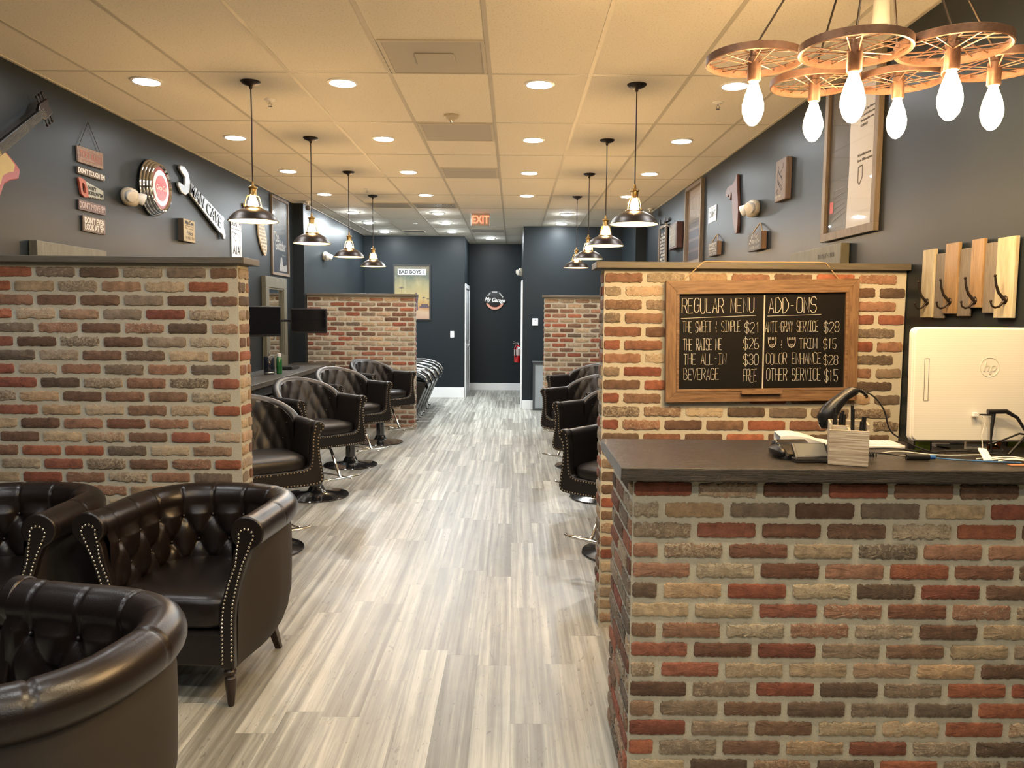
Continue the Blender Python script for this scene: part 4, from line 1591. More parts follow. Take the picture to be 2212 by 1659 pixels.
art = ramp_mat('tan_print', [(0, (.16, .10, .08)), (.4, (.20, .13, .10)), (.55, (.34, .28, .22)), (1, (.38, .27, .18))], 'y', 0, .85, 8, .3)
p = poster('framed_poster', 'tall narrow-looking brown framed print of stacked panels on the right wall', 'R', (XR, 8.99, 2.15), .77, .865, .04, art, M['greyw'], .04)
dk2 = mat('print_maroon', (.055, .03, .035), .5)
for k in range(4):
    MB().box(.10, .60, .06 + .115 * k, .145 + .115 * k, .008, .0095).build('printed_panel', dk2, p)
scribble(p, mat('print_cream', (.5, .43, .33), .5), .12, .60, .5, .10, 2, 7, r=.004)

# ------------------------------------------------------------------ left wall decorations
t = thing('tool_rules_sign', 'chained stack of five small rules boards, one saw-shaped, on the left wall', 'sign', (XL, 5.38, 2.14), fr='L')
old = wood('old_pinkish_board', (.12, .075, .062), (.23, .17, .14), 'x', .7)
dkb = mat('rusty_dark_board', (.075, .055, .045), .7, var=.4, bscale=20)
ink = mat('red_brown_ink', (.28, .09, .06), .6)
cre = mat('cream_ink', (.58, .55, .49), .6)
mb = MB().tube([(.03, .565, .012), (.165, .755, .008), (.31, .575, .012)], .0022, 6)
mb.build('chain', M['bronze'], t)
b1 = MB().prism([(.0, .565), (.34, .580), (.335, .465), (.008, .460)], 'z', .004, .016).build('board', old, t, bevel=.002)
mb = MB()
mb.tube([(.03, .485, .0165), (.31, .488, .0165), (.312, .556, .0165), (.03, .545, .0165)], .0018, 4, closed=True, flat=.4)
mb.build('border_line', ink, b1)
mb = MB()
for k in range(7):
    for yy in (.474, .565):
        mb.box(.03 + .045 * k, .042 + .045 * k, yy - .004, yy + .004, .016, .0168)
mb.build('edge_marks', mat('tan_mark', (.30, .22, .10), .6), b1)
text('TOOL RULES', .060, ink, b1, .17, .518, .0166, sx=.80, off=.0007)
b2 = MB().box(0, .342, .382, .430, .004, .016).build('board', dkb, t, bevel=.002)
text("DON'T TOUCH 'EM", .046, cre, b2, .175, .406, .0166, sx=.86, off=.0012)
mb = MB().prism([(.09, .345), (.325, .312), (.325, .255), (.10, .245)], 'z', .004, .014)
for k in range(10):
    x = .11 + .0215 * k
    mb.prism([(x, .2465 + .0009 * k), (x + .018, .2465 + .0009 * k), (x + .014, .238 + .0009 * k)], 'z', .005, .013)
b3 = mb.build('board', mat('grey_saw_blade', (.25, .27, .23), .5), t)
hd = MB()
oo = [(.0, .355), (.035, .36), (.085, .345), (.115, .29), (.118, .238), (.07, .232), (.03, .25), (.018, .30)]
ii = [(.045, .325), (.055, .328), (.075, .32), (.085, .29), (.082, .262), (.068, .258), (.05, .268), (.044, .295)]
hd.grid([[(x, y, z) for (x, y), z in zip((o_, i_), (.018, .018))] for o_, i_ in zip(oo, ii)], cu=True)
hd.grid([[(o_[0], o_[1], .018), (o_[0], o_[1], .004)] for o_ in oo], cu=True)
hd.grid([[(o_[0], o_[1], .018), (o_[0], o_[1], .004)] for o_ in ii], cu=True)
hd.build('saw_handle', mat('orange_handle', (.28, .065, .035), .55), b3)
text("DON'T", .036, M['matt'], b3, .175, .305, .0146, sx=.95, off=.001)
text("BORROW 'EM", .036, M['matt'], b3, .218, .272, .0146, sx=.85, off=.001)
b4 = MB().box(0, .342, .142, .210, .004, .016).build('board', wood('mauve_board', (.08, .055, .055), (.17, .125, .12), 'x', .7), t, bevel=.002)
text("DON'T MOVE 'EM", .058, mat('faded_mauve_ink', (.42, .33, .31), .7), b4, .17, .176, .0166, sx=.74, off=.0008)
b5 = MB().box(.04, .333, .002, .110, .004, .016).build('board', wood('brown_board', (.09, .066, .05), (.16, .12, .09), 'x', .7), t, bevel=.002)
text("DON'T EVEN", .056, cre, b5, .187, .078, .0166, sx=.80, off=.0015)
text("LOOK AT 'EM", .056, cre, b5, .187, .034, .0166, sx=.76, off=.0015)

t = thing('chrome_disc_sign', 'round red and white soda sign in a stepped chrome ring on the left wall', 'sign', (XL, 6.47, 2.593), fr='L')
pr = []
for k in range(4):
    z0 = .010 + .022 * k
    for a in range(0, 181, 30):
        pr.append((.215 - .010 * k + .011 * sin(radians(a)) * 1.0, z0 + .011 - .011 * cos(radians(a))))
MB().lathe(pr + [(.176, .100), (.165, .086)], 64, caps=False).build('stepped_ring', M['chrome'], t, smooth=50)
MB().lathe([(.168, .07), (.168, .086), (.14, .088)], 56, caps=False).build('red_edge', mat('deep_red_enamel', (.20, .015, .015), .3, coat=.4), t, smooth=50)
MB().lathe([(.141, .086), (.141, .090), (.100, .091)], 56, caps=False).build('cream_band', mat('cream_enamel', (.70, .66, .58), .35), t, smooth=50)
f_ = MB().lathe([(.102, .090), (.102, .093), (.001, .094)], 56).build('red_centre', mat('soda_red_enamel', (.45, .025, .03), .3, coat=.4), t, smooth=50)
text('Coca-Cola', .058, cre, f_, 0, .0, .0945, shear=.35, off=.001, sx=.82)

steel = mat('cast_steel', (.30, .32, .33), .36, .8, bump=.6, bscale=45, var=.25)
t = thing('wrench_sign', 'big grey metal wrench sign with raised MAN CAVE letters, slanting down the left wall', 'sign', (XL, 6.99, 2.775), fr='L', tilt=-.315)
pts = [(.20, .055), (.14, .115), (.05, .128), (-.03, .098), (-.045, .06), (.02, .045), (.085, .04), (.10, 0), (.085, -.04), (.02, -.045), (-.035, -.065), (-.02, -.10), (.05, -.125), (.14, -.11), (.20, -.055),
       (.55, -.075), (.86, -.094), (.97, -.10), (1.03, -.085), (1.08, -.12), (1.125, -.105), (1.13, -.06), (1.10, -.03), (1.06, .0), (1.045, .05), (1.06, .09), (1.02, .105), (.97, .092), (.86, .085), (.55, .072)]
MB().prism(pts, 'z', .01, .035).build('wrench_body', steel, t, bevel=.008)
text('MAN CAVE', .15, mat('dark_pewter', (.09, .095, .10), .35, .8), t, .585, -.003, .036, off=.001, sx=1.0, ext=.005, space=1.05)

t = thing('poker_box_sign', 'small tan man cave poker box sign on the left wall below the wrench', 'sign', (XL, 6.975, 2.218), fr='L')
MB().box(0, .25, 0, .198, .0, .05).build('box', mat('dark_wood_box', (.05, .035, .022), .6), t, bevel=.003)
MB().box(.004, .246, .004, .194, .05, .053).build('printed_face', mat('tan_paper', (.32, .25, .13), .6, var=.2, bscale=10), t)
text('Man Cave', .048, M['matt'], t, .125, .168, .0535, off=.0015, sx=.95)
mb = MB()
mb.tube([(.05, .115, .0535), (.20, .115, .0535), (.20, .14, .0535), (.05, .14, .0535)], .0015, 4, closed=True)
mb.build('printed_box', M['bronze'], t)
text('Poker', .058, M['bronze'], t, .135, .078, .0535, sx=.95)
scribble(t, M['bronze'], .035, .022, .18, .026, 1, 2, z=.0535, r=.0022)

t = thing('road_sign', 'white SOUTH A1A road sign on the left wall behind the nearest pendant', 'sign', (XL, 8.275, 2.163), fr='L')
MB().prism([(.006, 0), (.294, 0), (.30, .006), (.30, .303), (0, .303), (0, .006)], 'z', .004, .010).build('plate', M['white'], t)
MB().box(0, .30, .310, .43, .004, .010).build('plate', M['white'], t)
text('SOUTH', .105, M['matt'], t, .15, .367, .0105, off=.002, sx=.83)
text('A1A', .125, M['matt'], t, .14, .085, .0105, off=.003, sx=.92)
FL = [(0, 1.0), (0, .93), (.1, .90), (.2, .92), (.3, .86), (.37, .88), (.45, .93), (.52, .85), (.58, .74), (.60, .62), (.62, .45), (.70, .28), (.80, .14), (.90, .05), (.97, .08), (1.0, .22), (.99, .42),
      (.92, .60), (.86, .75), (.80, .88), (.78, .97), (.72, .95), (.70, .98), (.45, .985), (.42, 1.0)]
mb = MB()
mb.tube([(.03 + .245 * x, .01 + .275 * y, .0105) for x, y in FL[7:20]][:0] or [(.03 + .22 * x, .035 + .24 * y, .0105) for x, y in FL[4:8]], .004, 4, flat=.3)
mb.tube([(.025, .275, .0105), (.09, .262, .0105), (.13, .262, .0105), (.20, .262, .0105), (.225, .24, .0105), (.262, .13, .0105), (.272, .05, .0105), (.255, .018, .0105), (.225, .022, .0105)], .004, 4, flat=.3)
mb.tube([(.025, .275, .0105), (.05, .225, .0105), (.09, .215, .0105), (.11, .185, .0105), (.14, .19, .0105)], .004, 4, flat=.3)
mb.build('state_outline', M['matt'], t)

t = thing('state_cutout', 'pale wooden Florida cutout pierced with rows of holes on the left wall', 'wall decoration', (XL, 8.66, 2.235), fr='L')
MB().prism([(x * .76, y * .545) for x, y in FL], 'z', .006, .022).build('cutout', wood('pale_birch', (.50, .38, .24), (.66, .54, .38), 'y', .6), t, bevel=.002)


def inside(px, py, poly):
    r_ = False
    for (x1, y1), (x2, y2) in zip(poly, poly[1:] + poly[:1]):
        if (y1 > py) != (y2 > py) and px < (x2 - x1) * (py - y1) / (y2 - y1) + x1:
            r_ = not r_
    return r_


mb = MB()
for i in range(22):
    for j in range(14):
        x, y = .02 + i * .036 + (j % 2) * .018, .02 + j * .038
        if all(inside((x + dx) / .76, (y + dy) / .545, FL) for dx, dy in ((.015, 0), (-.015, 0), (0, .02), (0, -.02))):
            mb.prism([(x + .010 * cos(pi * k / 3), y + .0145 * sin(pi * k / 3)) for k in range(6)], 'z', .0215, .0226)
mb.build('pierced_holes', M['wall'], t)

# guitar sculpture at the left edge
t = thing('guitar_sculpture', 'dark guitar with red and yellow body at the top left edge', 'guitar', (XL, 4.52, 2.52), fr='L', tilt=.62)
MB().prism([(-.05, -.034), (.46, -.026), (.46, .026), (-.05, .034)], 'z', .05, .075).build('neck', M['matt'], t, bevel=.005)
MB().prism([(.46, -.026), (.50, -.05), (.60, -.045), (.585, 0), (.60, .045), (.50, .05), (.46, .026)], 'z', .045, .065).build('headstock', M['bronze'], t, bevel=.004)
mb = MB()
for k in range(3):
    for s in (-1, 1):
        mb.tube([(.505 + .034 * k, s * .045, .055), (.505 + .034 * k, s * .085, .055)], .004, 6)
        mb.sph((.505 + .034 * k, s * .088, .055), .009, 8, 5)
mb.build('tuning_pegs', M['bronze'], t)
mb = MB()
for k in range(6):
    mb.tube([(-.15, -.024 + .0096 * k, .082), (.50, -.020 + .008 * k, .079)], .0011, 4)
mb.build('strings', M['chrome'], t)
body = [(q_[0] - .09, q_[1] * .9) for q_ in [(.10, -.05), (.13, -.12), (.15, -.19), (.10, -.23), (.03, -.20), (-.04, -.19), (-.15, -.25), (-.28, -.22), (-.34, -.05), (-.30, .15), (-.18, .22), (-.06, .17), (.0, .16), (.09, .22), (.14, .17), (.10, .08), (.07, 0)]]
MB().prism(body, 'z', .03, .07).build('guitar_body', mat('guitar_red', (.22, .015, .01), .25, coat=.6), t, bevel=.008)
MB().prism([(x * .72 - .02, y * .72) for x, y in body], 'z', .0705, .074).build('yellow_top', mat('guitar_yellow', (.30, .20, .02), .3, coat=.5, var=.3, bscale=9), t, bevel=.001)

# ------------------------------------------------------------------ right wall decorations
brw = wood('carved_brown_board', (.075, .042, .025), (.15, .095, .055), 'y', .55)
t = thing('carved_board', 'narrow brown board with dark burnt branch drawing on the right wall', 'wall decoration', (XR, 5.875, 2.43), fr='R')
MB().box(0, .222, 0, .295, 0, .045).build('board', brw, t, bevel=.006)
mb = MB()
rnd = random.Random(4)
for k in range(7):
    x, y = .06 + .10 * ((k * 37) % 10) / 10, .07 + .022 * k
    mb.tube([(x + .016 * cos(a / 6 * 2 * pi + .3 * k), y + .020 * sin(a / 6 * 2 * pi), .0455) for a in range(6)], .003, 4, closed=True, flat=.4)
mb.tube([(.11, .20, .0455), (.16, .23, .0455), (.17, .26, .0455)], .003, 4, flat=.4)
mb.tube([(.07, .12, .0455), (.05, .19, .0455), (.07, .25, .0455)], .003, 4, flat=.4)
mb.build('burnt_drawing', M['matt'], t)
scribble(t, M['cream'], .02, .03, .12, .012, 1, 9, z=.0455)

t = thing('wooden_state_shape', 'reddish brown wooden Florida shape on the right wall left of the emergency light', 'wall decoration', (XR, 7.30, 2.315), fr='R')
sh_ = [(0, .80), (.02, .72), (.14, .70), (.22, .74), (.30, .66), (.35, .62), (.40, .68), (.44, .76), (.50, .70), (.52, .55), (.56, .38), (.62, .25), (.72, .12), (.84, .0), (.95, .0), (.99, .12), (1.0, .35), (.97, .52), (.90, .70), (.86, .86), (.84, 1.0),
       (.78, 1.0), (.72, .93), (.50, .87), (.30, .88), (.10, .86)]
MB().prism([(x * .42, y * .51) for x, y in sh_], 'z', .004, .03).build('shape', wood('mahogany', (.065, .025, .018), (.12, .05, .034), 'y', .45), t, bevel=.004)

t = thing('licence_plate', 'white licence plate on the right wall beside the tall brown framed print', 'licence plate', (XR, 8.012, 2.522), fr='R')
MB().box(0, .305, 0, .152, .003, .006).build('plate', M['white'], t, bevel=.001)
text('CLIMNT', .085, mat('plate_ink', (.08, .10, .10), .5), t, .152, .074, .0065, off=.002, sx=.80)
scribble(t, mat('plate_ink_small', (.12, .14, .14), .5), .05, .125, .2, .013, 1, 4, z=.0065)


def rope_sign(label, Y, z, w_, h, seed):
    t = thing('rope_sign', label, 'sign', (XR, Y, z), fr='R', group='small wooden box signs hung on rope')
    MB().box(0, w_, 0, h, .005, .045).build('box', wood('sign_side_wood', (.14, .07, .03), (.24, .13, .06), 'y', .6), t, bevel=.002)
    MB().box(.0, w_, 0, h, .045, .050).build('painted_face', mat('slate_face', (.085, .08, .075), .7, var=.3, bscale=25), t)
    MB().tube([(.04, h, .03), (w_ * .45, h + .075, .008), (w_ * .55, h + .075, .008), (w_ - .04, h, .03)], .005, 6).build('rope_loop', M['rope'], t, smooth=60)
    return t


fd = mat('faded_white', (.38, .36, .32), .7)
t = rope_sign('small dark rope-hung sign with a pale printed block, right wall, beyond the wooden state shape', 7.80, 2.175, .325, .128, 3)
MB().box(.03, .295, .062, .118, .050, .0508).build('pale_block', fd, t)
scribble(t, M['matt'], .05, .07, .22, .04, 1, 6, z=.0512, r=.004)
scribble(t, fd, .03, .035, .26, .016, 2, 8, z=.0508, r=.0018)
t = rope_sign('larger grey rope-hung sign with worn arched lettering on the right wall below the emergency light', 6.488, 2.12, .34, .138, 5)
mb = MB()
for k in range(9):
    a = radians(155 - 16 * k)
    r0, r1 = .085, .115
    mb.tube([(.17 + r0 * 1.25 * cos(a), .018 + r0 * sin(a), .0508), (.17 + r1 * 1.25 * cos(a), .018 + r1 * sin(a), .0508)], .006, 4, flat=.3)
mb.build('arched_lettering', fd, t)
scribble(t, fd, .10, .055, .14, .028, 1, 12, z=.0508, r=.003)
scribble(t, fd, .04, .014, .26, .020, 1, 14, z=.0508, r=.003)

t = thing('deep_shadow_box', 'narrow deep maroon box frame with curled metal handle on the far right wall', 'frame', (XR, 9.66, 2.387), fr='R')
MB().box(0, .44, 0, .30, 0, .075).build('box', mat('maroon_wood', (.06, .02, .016), .5, var=.3, bscale=12), t, bevel=.004)
MB().box(.03, .41, .02, .28, .075, .079).build('face', mat('aged_face', (.13, .12, .10), .6, var=.4, bscale=22), t)
scribble(t, fd, .08, .22, .24, .025, 5, 21, z=.0797, r=.003)
MB().tube([(.10, .27, .08), (.06, .30, .12), (.02, .275, .15), (-.02, .25, .15)], .008, 6).build('metal_handle', M['chrome'], t, smooth=60)

t = thing('barn_door_board', 'chalkboard hung like a sliding barn door on the far end of the right wall', 'chalkboard', (XR, 10.53, 2.05), fr='R')
frame4(MB(), .48, .71, .035, .02, .045).build('frame', M['greyw'], t, bevel=.002)
fc = MB().box(.03, .45, .03, .68, .022, .032).build('slate', M['chalkb'], t)
scribble(fc, M['chalk'], .07, .58, .32, .03, 9, 31, z=.0325, r=.003)
MB().box(-.05, .56, .735, .755, .02, .03).build('rail', M['bronze'], t)
mb = MB()
for x in (.08, .40):
    mb.box(x - .015, x + .015, .66, .745, .046, .052)
    mb.lathe([(.035, 0), (.035, .012), (.001, .014)], 16, c=(x, .765, .04))
mb.build('hangers', M['bronze'], t)

# coat rack of mixed boards
t = thing('coat_rack', 'coat rack of seven mixed upright boards with four double iron hooks, far right', 'coat rack', (XR, 3.75, 1.60), fr='R')
crm = wood('cream_painted_board', (.27, .23, .145), (.40, .37, .28), 'y', .6, 5, 7)
gry = wood('driftwood_grey_board', (.10, .086, .07), (.17, .15, .125), 'y', .7, 10, 10)
tn = wood('raw_pine_board', (.17, .105, .05), (.29, .195, .10), 'y', .5, 6, 10)
for a, b_, z0, z1, dd, m_ in ((0, .104, 0, .315, .028, crm), (.105, .194, -.003, .290, .020, gry), (.195, .297, .017, .328, .028, tn), (.298, .394, .007, .297, .020, gry),
                              (.395, .481, .042, .327, .028, tn), (.482, .573, .02, .305, .020, gry), (.574, .690, .0, .317, .028, crm)):
    MB().box(a, b_, z0, z1, .012, dd).build('board', m_, t, bevel=.002)
MB().box(.02, .67, .06, .11, 0, .012).build('back_batten', M['matt'], t)
MB().box(.02, .67, .22, .26, 0, .012).build('back_batten', M['matt'], t)
for x in (.060, .250, .440, .645):
    c = (x, .072, .028)
    h = MB().lathe([(.017, 0), (.017, .003), (.010, .007), (.001, .008)], 20, c=c)
    h.tube([(x, .075, .034), (x - .002, .10, .055), (x - .002, .13, .066), (x, .160, .072)], [.007, .006, .005, .004], 8)
    h.sph((x, .165, .073), .006, 8, 6)
    h.tube([(x, .065, .034), (x, .045, .050), (x, .040, .066), (x, .048, .080), (x, .062, .084)], [.006, .005, .0045, .004, .0035], 8)
    h.sph((x, .066, .084), .0055, 8, 6)
    h.build('coat_hook', M['bronze'], t, smooth=60)

# ------------------------------------------------------------------ chalkboard menu
t = thing('chalkboard_menu', 'chalkboard price menu in honey pine frame hanging on the brick half wall', 'chalkboard', (.764, 3.931, 1.166), fr='F', tilt=.020)
BWD, BHT = .953, .603
fr_ = MB()
q = .064


def rail(mb, pts):
    mb.prism(pts, 'z', .002, .034)


a = MB()
rail(a, [(0, 0), (BWD, 0), (BWD - q, q), (q, q)])
a.build('frame_rail', M['pine'], t, bevel=.002)
a = MB()
rail(a, [(0, BHT), (BWD, BHT), (BWD - q, BHT - q), (q, BHT - q)])
a.build('frame_rail', M['pine'], t, bevel=.002)
a = MB()
rail(a, [(0, 0), (q, q), (q, BHT - q), (0, BHT)])
a.build('frame_stile', M['pinev'], t, bevel=.002)
a = MB()
rail(a, [(BWD, 0), (BWD - q, q), (BWD - q, BHT - q), (BWD, BHT)])
a.build('frame_stile', M['pinev'], t, bevel=.002)
a = MB(Matrix.Translation((q - .012, q - .012, 0)))
frame4(a, BWD - 2 * q + .024, BHT - 2 * q + .024, .014, .034, .038)
a.build('inner_moulding', M['pine'], t, bevel=.002)
sl = MB().box(q - .002, BWD - q + .002, q - .002, BHT - q + .002, .004, .018).build('slate', M['chalkb'], t)


def cb(cx, cy):
    px, py = 1280 + cx / 3.568, 540 + cy / 3.568
    bt_ = 870 - .019 * (px - 1441)
    return (px - 1441.5) * .002283, (bt_ - py) * .002275


rnd = random.Random(77)
cz = .0188


def cl(s, x0, x1, base, h, r=.00115):
    x, y = cb(x0, base)
    x2, _ = cb(x1, base)
    ct = MB()
    chalk_text(ct, s, x, y, h / 3.568 * .00228, (x2 - x), r=r, z=cz, rnd=rnd)
    ct.build('chalk_lettering', M['chalk'], sl)


cl('REGULAR MENU', 705, 1262, 478, 112, .0018)
cl('ADD-ONS', 1375, 1745, 475, 118, .0018)
for s, a0, a1, b_, h in (('THE SWEET & SIMPLE', 710, 1158, 628, 85), ('$21', 1192, 1310, 628, 80), ('THE RAISE ME', 715, 1015, 768, 88), ('$26', 1184, 1303, 752, 82),
                         ('THE ALL-IN', 720, 1050, 880, 85), ('$30', 1186, 1303, 877, 82), ('BEVERAGE', 722, 995, 1000, 88), ('FREE', 1185, 1290, 1012, 98),
                         ('ANTI-GRAY SERVICE', 1352, 1762, 622, 82), ('$28', 1806, 1925, 618, 78), ('TRIM', 1618, 1755, 748, 80), ('$15', 1806, 1905, 748, 78), ('&', 1470, 1500, 745, 60),
                         ('COLOR ENHANCE', 1362, 1790, 872, 86), ('$28', 1810, 1922, 872, 74), ('OTHER SERVICE', 1368, 1790, 1002, 94), ('$15', 1820, 1922, 1004, 94)):
    cl(s, a0, a1, b_, h)
ln = MB()
for (x0, y0, x1, y1, r) in ((697, 520, 1278, 492, .0012), (1367, 497, 1783, 481, .0012)):
    p0, p1 = cb(x0, y0), cb(x1, y1)
    ln.tube([(*p0, cz), (*p1, cz)], r, 4, flat=.4)
p0, p1 = cb(1343, 335), cb(1337, 1062)
ln.tube([(*p0, cz), (*p1, cz)], .0034, 4, flat=.2)
ln.build('chalk_lines', M['chalk'], sl)
for cx in (1407, 1557):
    fc = MB()
    o = Vector((*cb(cx, 700), cz))
    s = .00064

    def F(pts, r=.001, cl_=False):
        fc.tube([o + Vector((x * s, y * s, 0)) for x, y in pts], r, 4, closed=cl_, flat=.4)
    F([(-30, 22), (-28, -5), (-18, -30), (0, -40), (18, -30), (28, -5), (30, 22)], .0017)
    for k in range(7):
        F([(-30 + 10 * k, 20), (-32 + 10 * k + (k % 2) * 4, 40)], .0014)
    F([(-14, -18), (-6, -12), (0, -16), (6, -12), (14, -18)], .0015)
    F([(-8, -28), (0, -31), (8, -28)], .0012)
    fc.build('bearded_face_drawing', M['chalk'], sl)
MB().box(.372, .572, .040, .046, .034, .062).box(.372, .572, .046, .060, .058, .062).build('chalk_tray', M['pine'], t, bevel=.001)
tr = t.matrix_world
for x, l_ in ((.405, .024), (.445, .014), (.475, .010)):
    k = thing('chalk_stick', 'white chalk piece in the tray of the menu board, ' + {.405: 'longest of three', .445: 'middle of three', .475: 'shortest of three'}[x], 'chalk', tr @ Vector((x, .0505, .048)), fr='F', group='chalk pieces in the tray')
    MB().tube([(0, 0, 0), (l_, 0, 0)], .0045, 8).build('stick', mat('white_chalk', (.85, .84, .80), .9), k, smooth=60)
R0, R1 = tr @ Vector((.075, BHT - .01, .006)), tr @ Vector((BWD - .085, BHT - .01, .006))
mb = MB(t.matrix_world.inverted())
mb.tube([R0, (.93, 3.888, 1.862), (.95, 3.90, 1.8655), (1.2, 3.915, 1.8655), (1.50, 3.90, 1.8655), (1.53, 3.888, 1.862), R1], .0028, 6)
mb.build('hanging_twine', M['rope'], t, smooth=60)

# ------------------------------------------------------------------ things on the reception counter
CT = 1.1205


def PX(x, y, Y=None, Z=None):
    d = ray(x, y)
    o = Vector((0, 0, CAM_Z))
    return o + d * ((Y / d.y) if Y is not None else ((Z - CAM_Z) / d.z))


t = thing('desktop_computer', 'white all-in-one desktop computer seen from behind, on the counter', 'computer', (1.678, 2.785, CT), rz=.02)
tl = Matrix.Rotation(-.045, 4, 'X')
w2, z0, z1, rr = .262, .038, .446, .022
pts = []
for cx, cz_, a0 in ((w2 - rr, z0 + rr, -90), (w2 - rr, z1 - rr, 0), (-w2 + rr, z1 - rr, 90), (-w2 + rr, z0 + rr, 180)):
    pts += [(cx + rr * cos(radians(a0 + 15 * k)), cz_ + rr * sin(radians(a0 + 15 * k))) for k in range(7)]
mb = MB(tl)
mb.prism(pts, 'y', -.010, .016)
mb.prism([(x * .985, .258 + (z - .258) * .98) for x, z in pts], 'y', -.018, -.009)
cs = mb.build('back_shell', stripes('ribbed_white_shell_back', (.69, .66, .59), (.74, .71, .64), 38, 'z', .4), t, bevel=.004)
MB(tl).box(-w2 + .012, w2 - .012, .016, .020, z0 + .03, z1 - .012).build('display_glass', M['screen'], t)
mb = MB(tl)
mb.tube([(-.232 + .012, -.0185, .185), (-.205, -.0185, .185), (-.205, -.0185, .335), (-.220, -.0185, .335)], .0010, 4, closed=True)
mb.build('optical_drive_slot', M['stud'], cs)
R = Matrix.Rotation(radians(90), 3, 'X')
mb = MB(tl)
mb.tube([(.012 + .034 * cos(k * pi / 18), -.0186, .305 + .034 * sin(k * pi / 18)) for k in range(36)], .0009, 4, closed=True)
mb.build('round_logo', mat('shell_logo', (.58, .55, .48), .35), cs)
lg = text('hp', .048, mat('shell_logo_letters', (.60, .57, .50), .35), cs, name='logo_lettering', shear=.25)
lg.matrix_basis = tl @ Matrix.Translation((.012, -.0186, .305)) @ FR['F']
MB(tl).box(-.025, .035, -.0195, -.017, .135, .139).build('vent_slots', M['matt'], cs)
mb = MB(tl)
mb.prism([(-.04, .0), (.04, .0), (.035, .15), (-.035, .15)], 'y', .022, .034)
mb.build('stand_neck', M['cream'], t, bevel=.003)
mb = MB()
mb.box(-.09, .09, .015, .13, 0, .008)
mb.tube([(-.09, .02, .006), (-.14, .13, .006), (.14, .13, .006), (.09, .02, .006)], .006, 6)
mb.build('stand_foot', M['chrome'], t, smooth=50)

t = thing('pen_box', 'square whitewashed wooden pen box with dividers on the counter edge', 'pen holder', (1.105, 2.562, CT), rz=-.34)
ww = wood('whitewashed_slats', (.16, .10, .06), (.60, .55, .46), 'x', .8, 5, 34)
mb = MB()
for (a0, a1, b0, b1) in ((-.06, .06, -.06, -.053), (-.06, .06, .053, .06), (-.06, -.053, -.053, .053), (.053, .06, -.053, .053)):
    mb.box(a0, a1, b0, b1, 0, .135 if b0 > -.06 else .115)
mb.box(-.053, .053, -.053, .053, 0, .006)
mb.build('box_sides', ww, t, bevel=.0015)
mb = MB().box(-.004, .004, -.053, .053, .006, .118).box(-.053, .053, -.003, .005, .006, .122)
mb.build('dividers', M['cream'], t)
rnd = random.Random(11)
spots = [(-.042, .035, .17), (-.030, .028, .155), (-.018, .03, .16), (-.036, .018, .15), (-.012, .02, .15), (.0, -.028, .175), (.008, -.016, .185), (.040, .03, .145), (.030, -.035, .135), (.043, -.028, .15)]
for i, (dx, dy, hh) in enumerate(spots):
    dx = dx if abs(dx) > .012 else (.014 if dx >= 0 else -.014)
    dx, dy = dx * cos(.34) + dy * sin(.34), -dx * sin(.34) + dy * cos(.34)
    k = thing('pen', 'black pen standing in the whitewashed pen box', 'pen', (1.105 + dx, 2.562 + dy, CT + .007), group='black pens in the pen box')
    lx, ly = rnd.uniform(-.006, .010), rnd.uniform(-.006, .006)
    MB().tube([(0, 0, 0), (lx, ly, hh)], .0052, 8).build('barrel', M['black'], k, smooth=60)
    MB().tube([(lx * .7, ly * .7 - .0068, hh * .72), (lx * .98, ly * .98 - .0068, hh * .98)], .0015, 5).build('clip', M['matt'], k)

t = thing('card_terminal', 'black glossy card payment terminal with humped head, left of the pen box', 'card terminal', (.965, 2.66, CT), rz=.12)
P = []
for y, zt, hw in ((-.06, .018, .052), (-.045, .030, .058), (-.01, .044, .060), (.03, .056, .060), (.07, .050, .056), (.085, .028, .050)):
    P.append([(-hw, y, .0), (-hw, y, zt * .7), (-hw * .88, y, zt), (hw * .88, y, zt), (hw, y, zt * .7), (hw, y, 0)])
mb = MB().grid(P, cv=True)
mb.add(P[0], [tuple(range(6))])
mb.add(P[-1], [tuple(range(6))])
mb.build('terminal_body', M['blackchrome'], t, smooth=30)
MB().sph((-.060, .0, .022), 1, 16, 8, (.020, .055, .020)).build('side_grip', M['black'], t, smooth=60)
t = thing('customer_display', 'small black angled customer display in front of the card terminal', 'display', (.992, 2.560, CT), rz=.05)
tl2 = Matrix.Translation((0, 0, .012)) @ Matrix.Rotation(-.75, 4, 'X')
MB(tl2).box(-.058, .058, -.004, .008, .0, .062).build('display_body', M['black'], t, bevel=.004)
MB(tl2).box(-.050, .050, -.0052, -.004, .008, .056).build('screen', mat('mirror_like_screen', (.25, .27, .28), .05, .6), t)
MB().box(-.062, .062, -.012, .030, 0, .014).build('base', M['blackchrome'], t, bevel=.004)

t = thing('coiled_cord', 'black coiled telephone cord lying behind the pen box', 'cord', (1.0, 2.68, CT))
mb = MB()
mb.tube([(.04 + .205 * k / 260, .008 * cos(k * .62) - .02 * k / 260, .0095 + .008 * sin(k * .62)) for k in range(261)], .0022, 5)
mb.build('coil', M['black'], t, smooth=60)

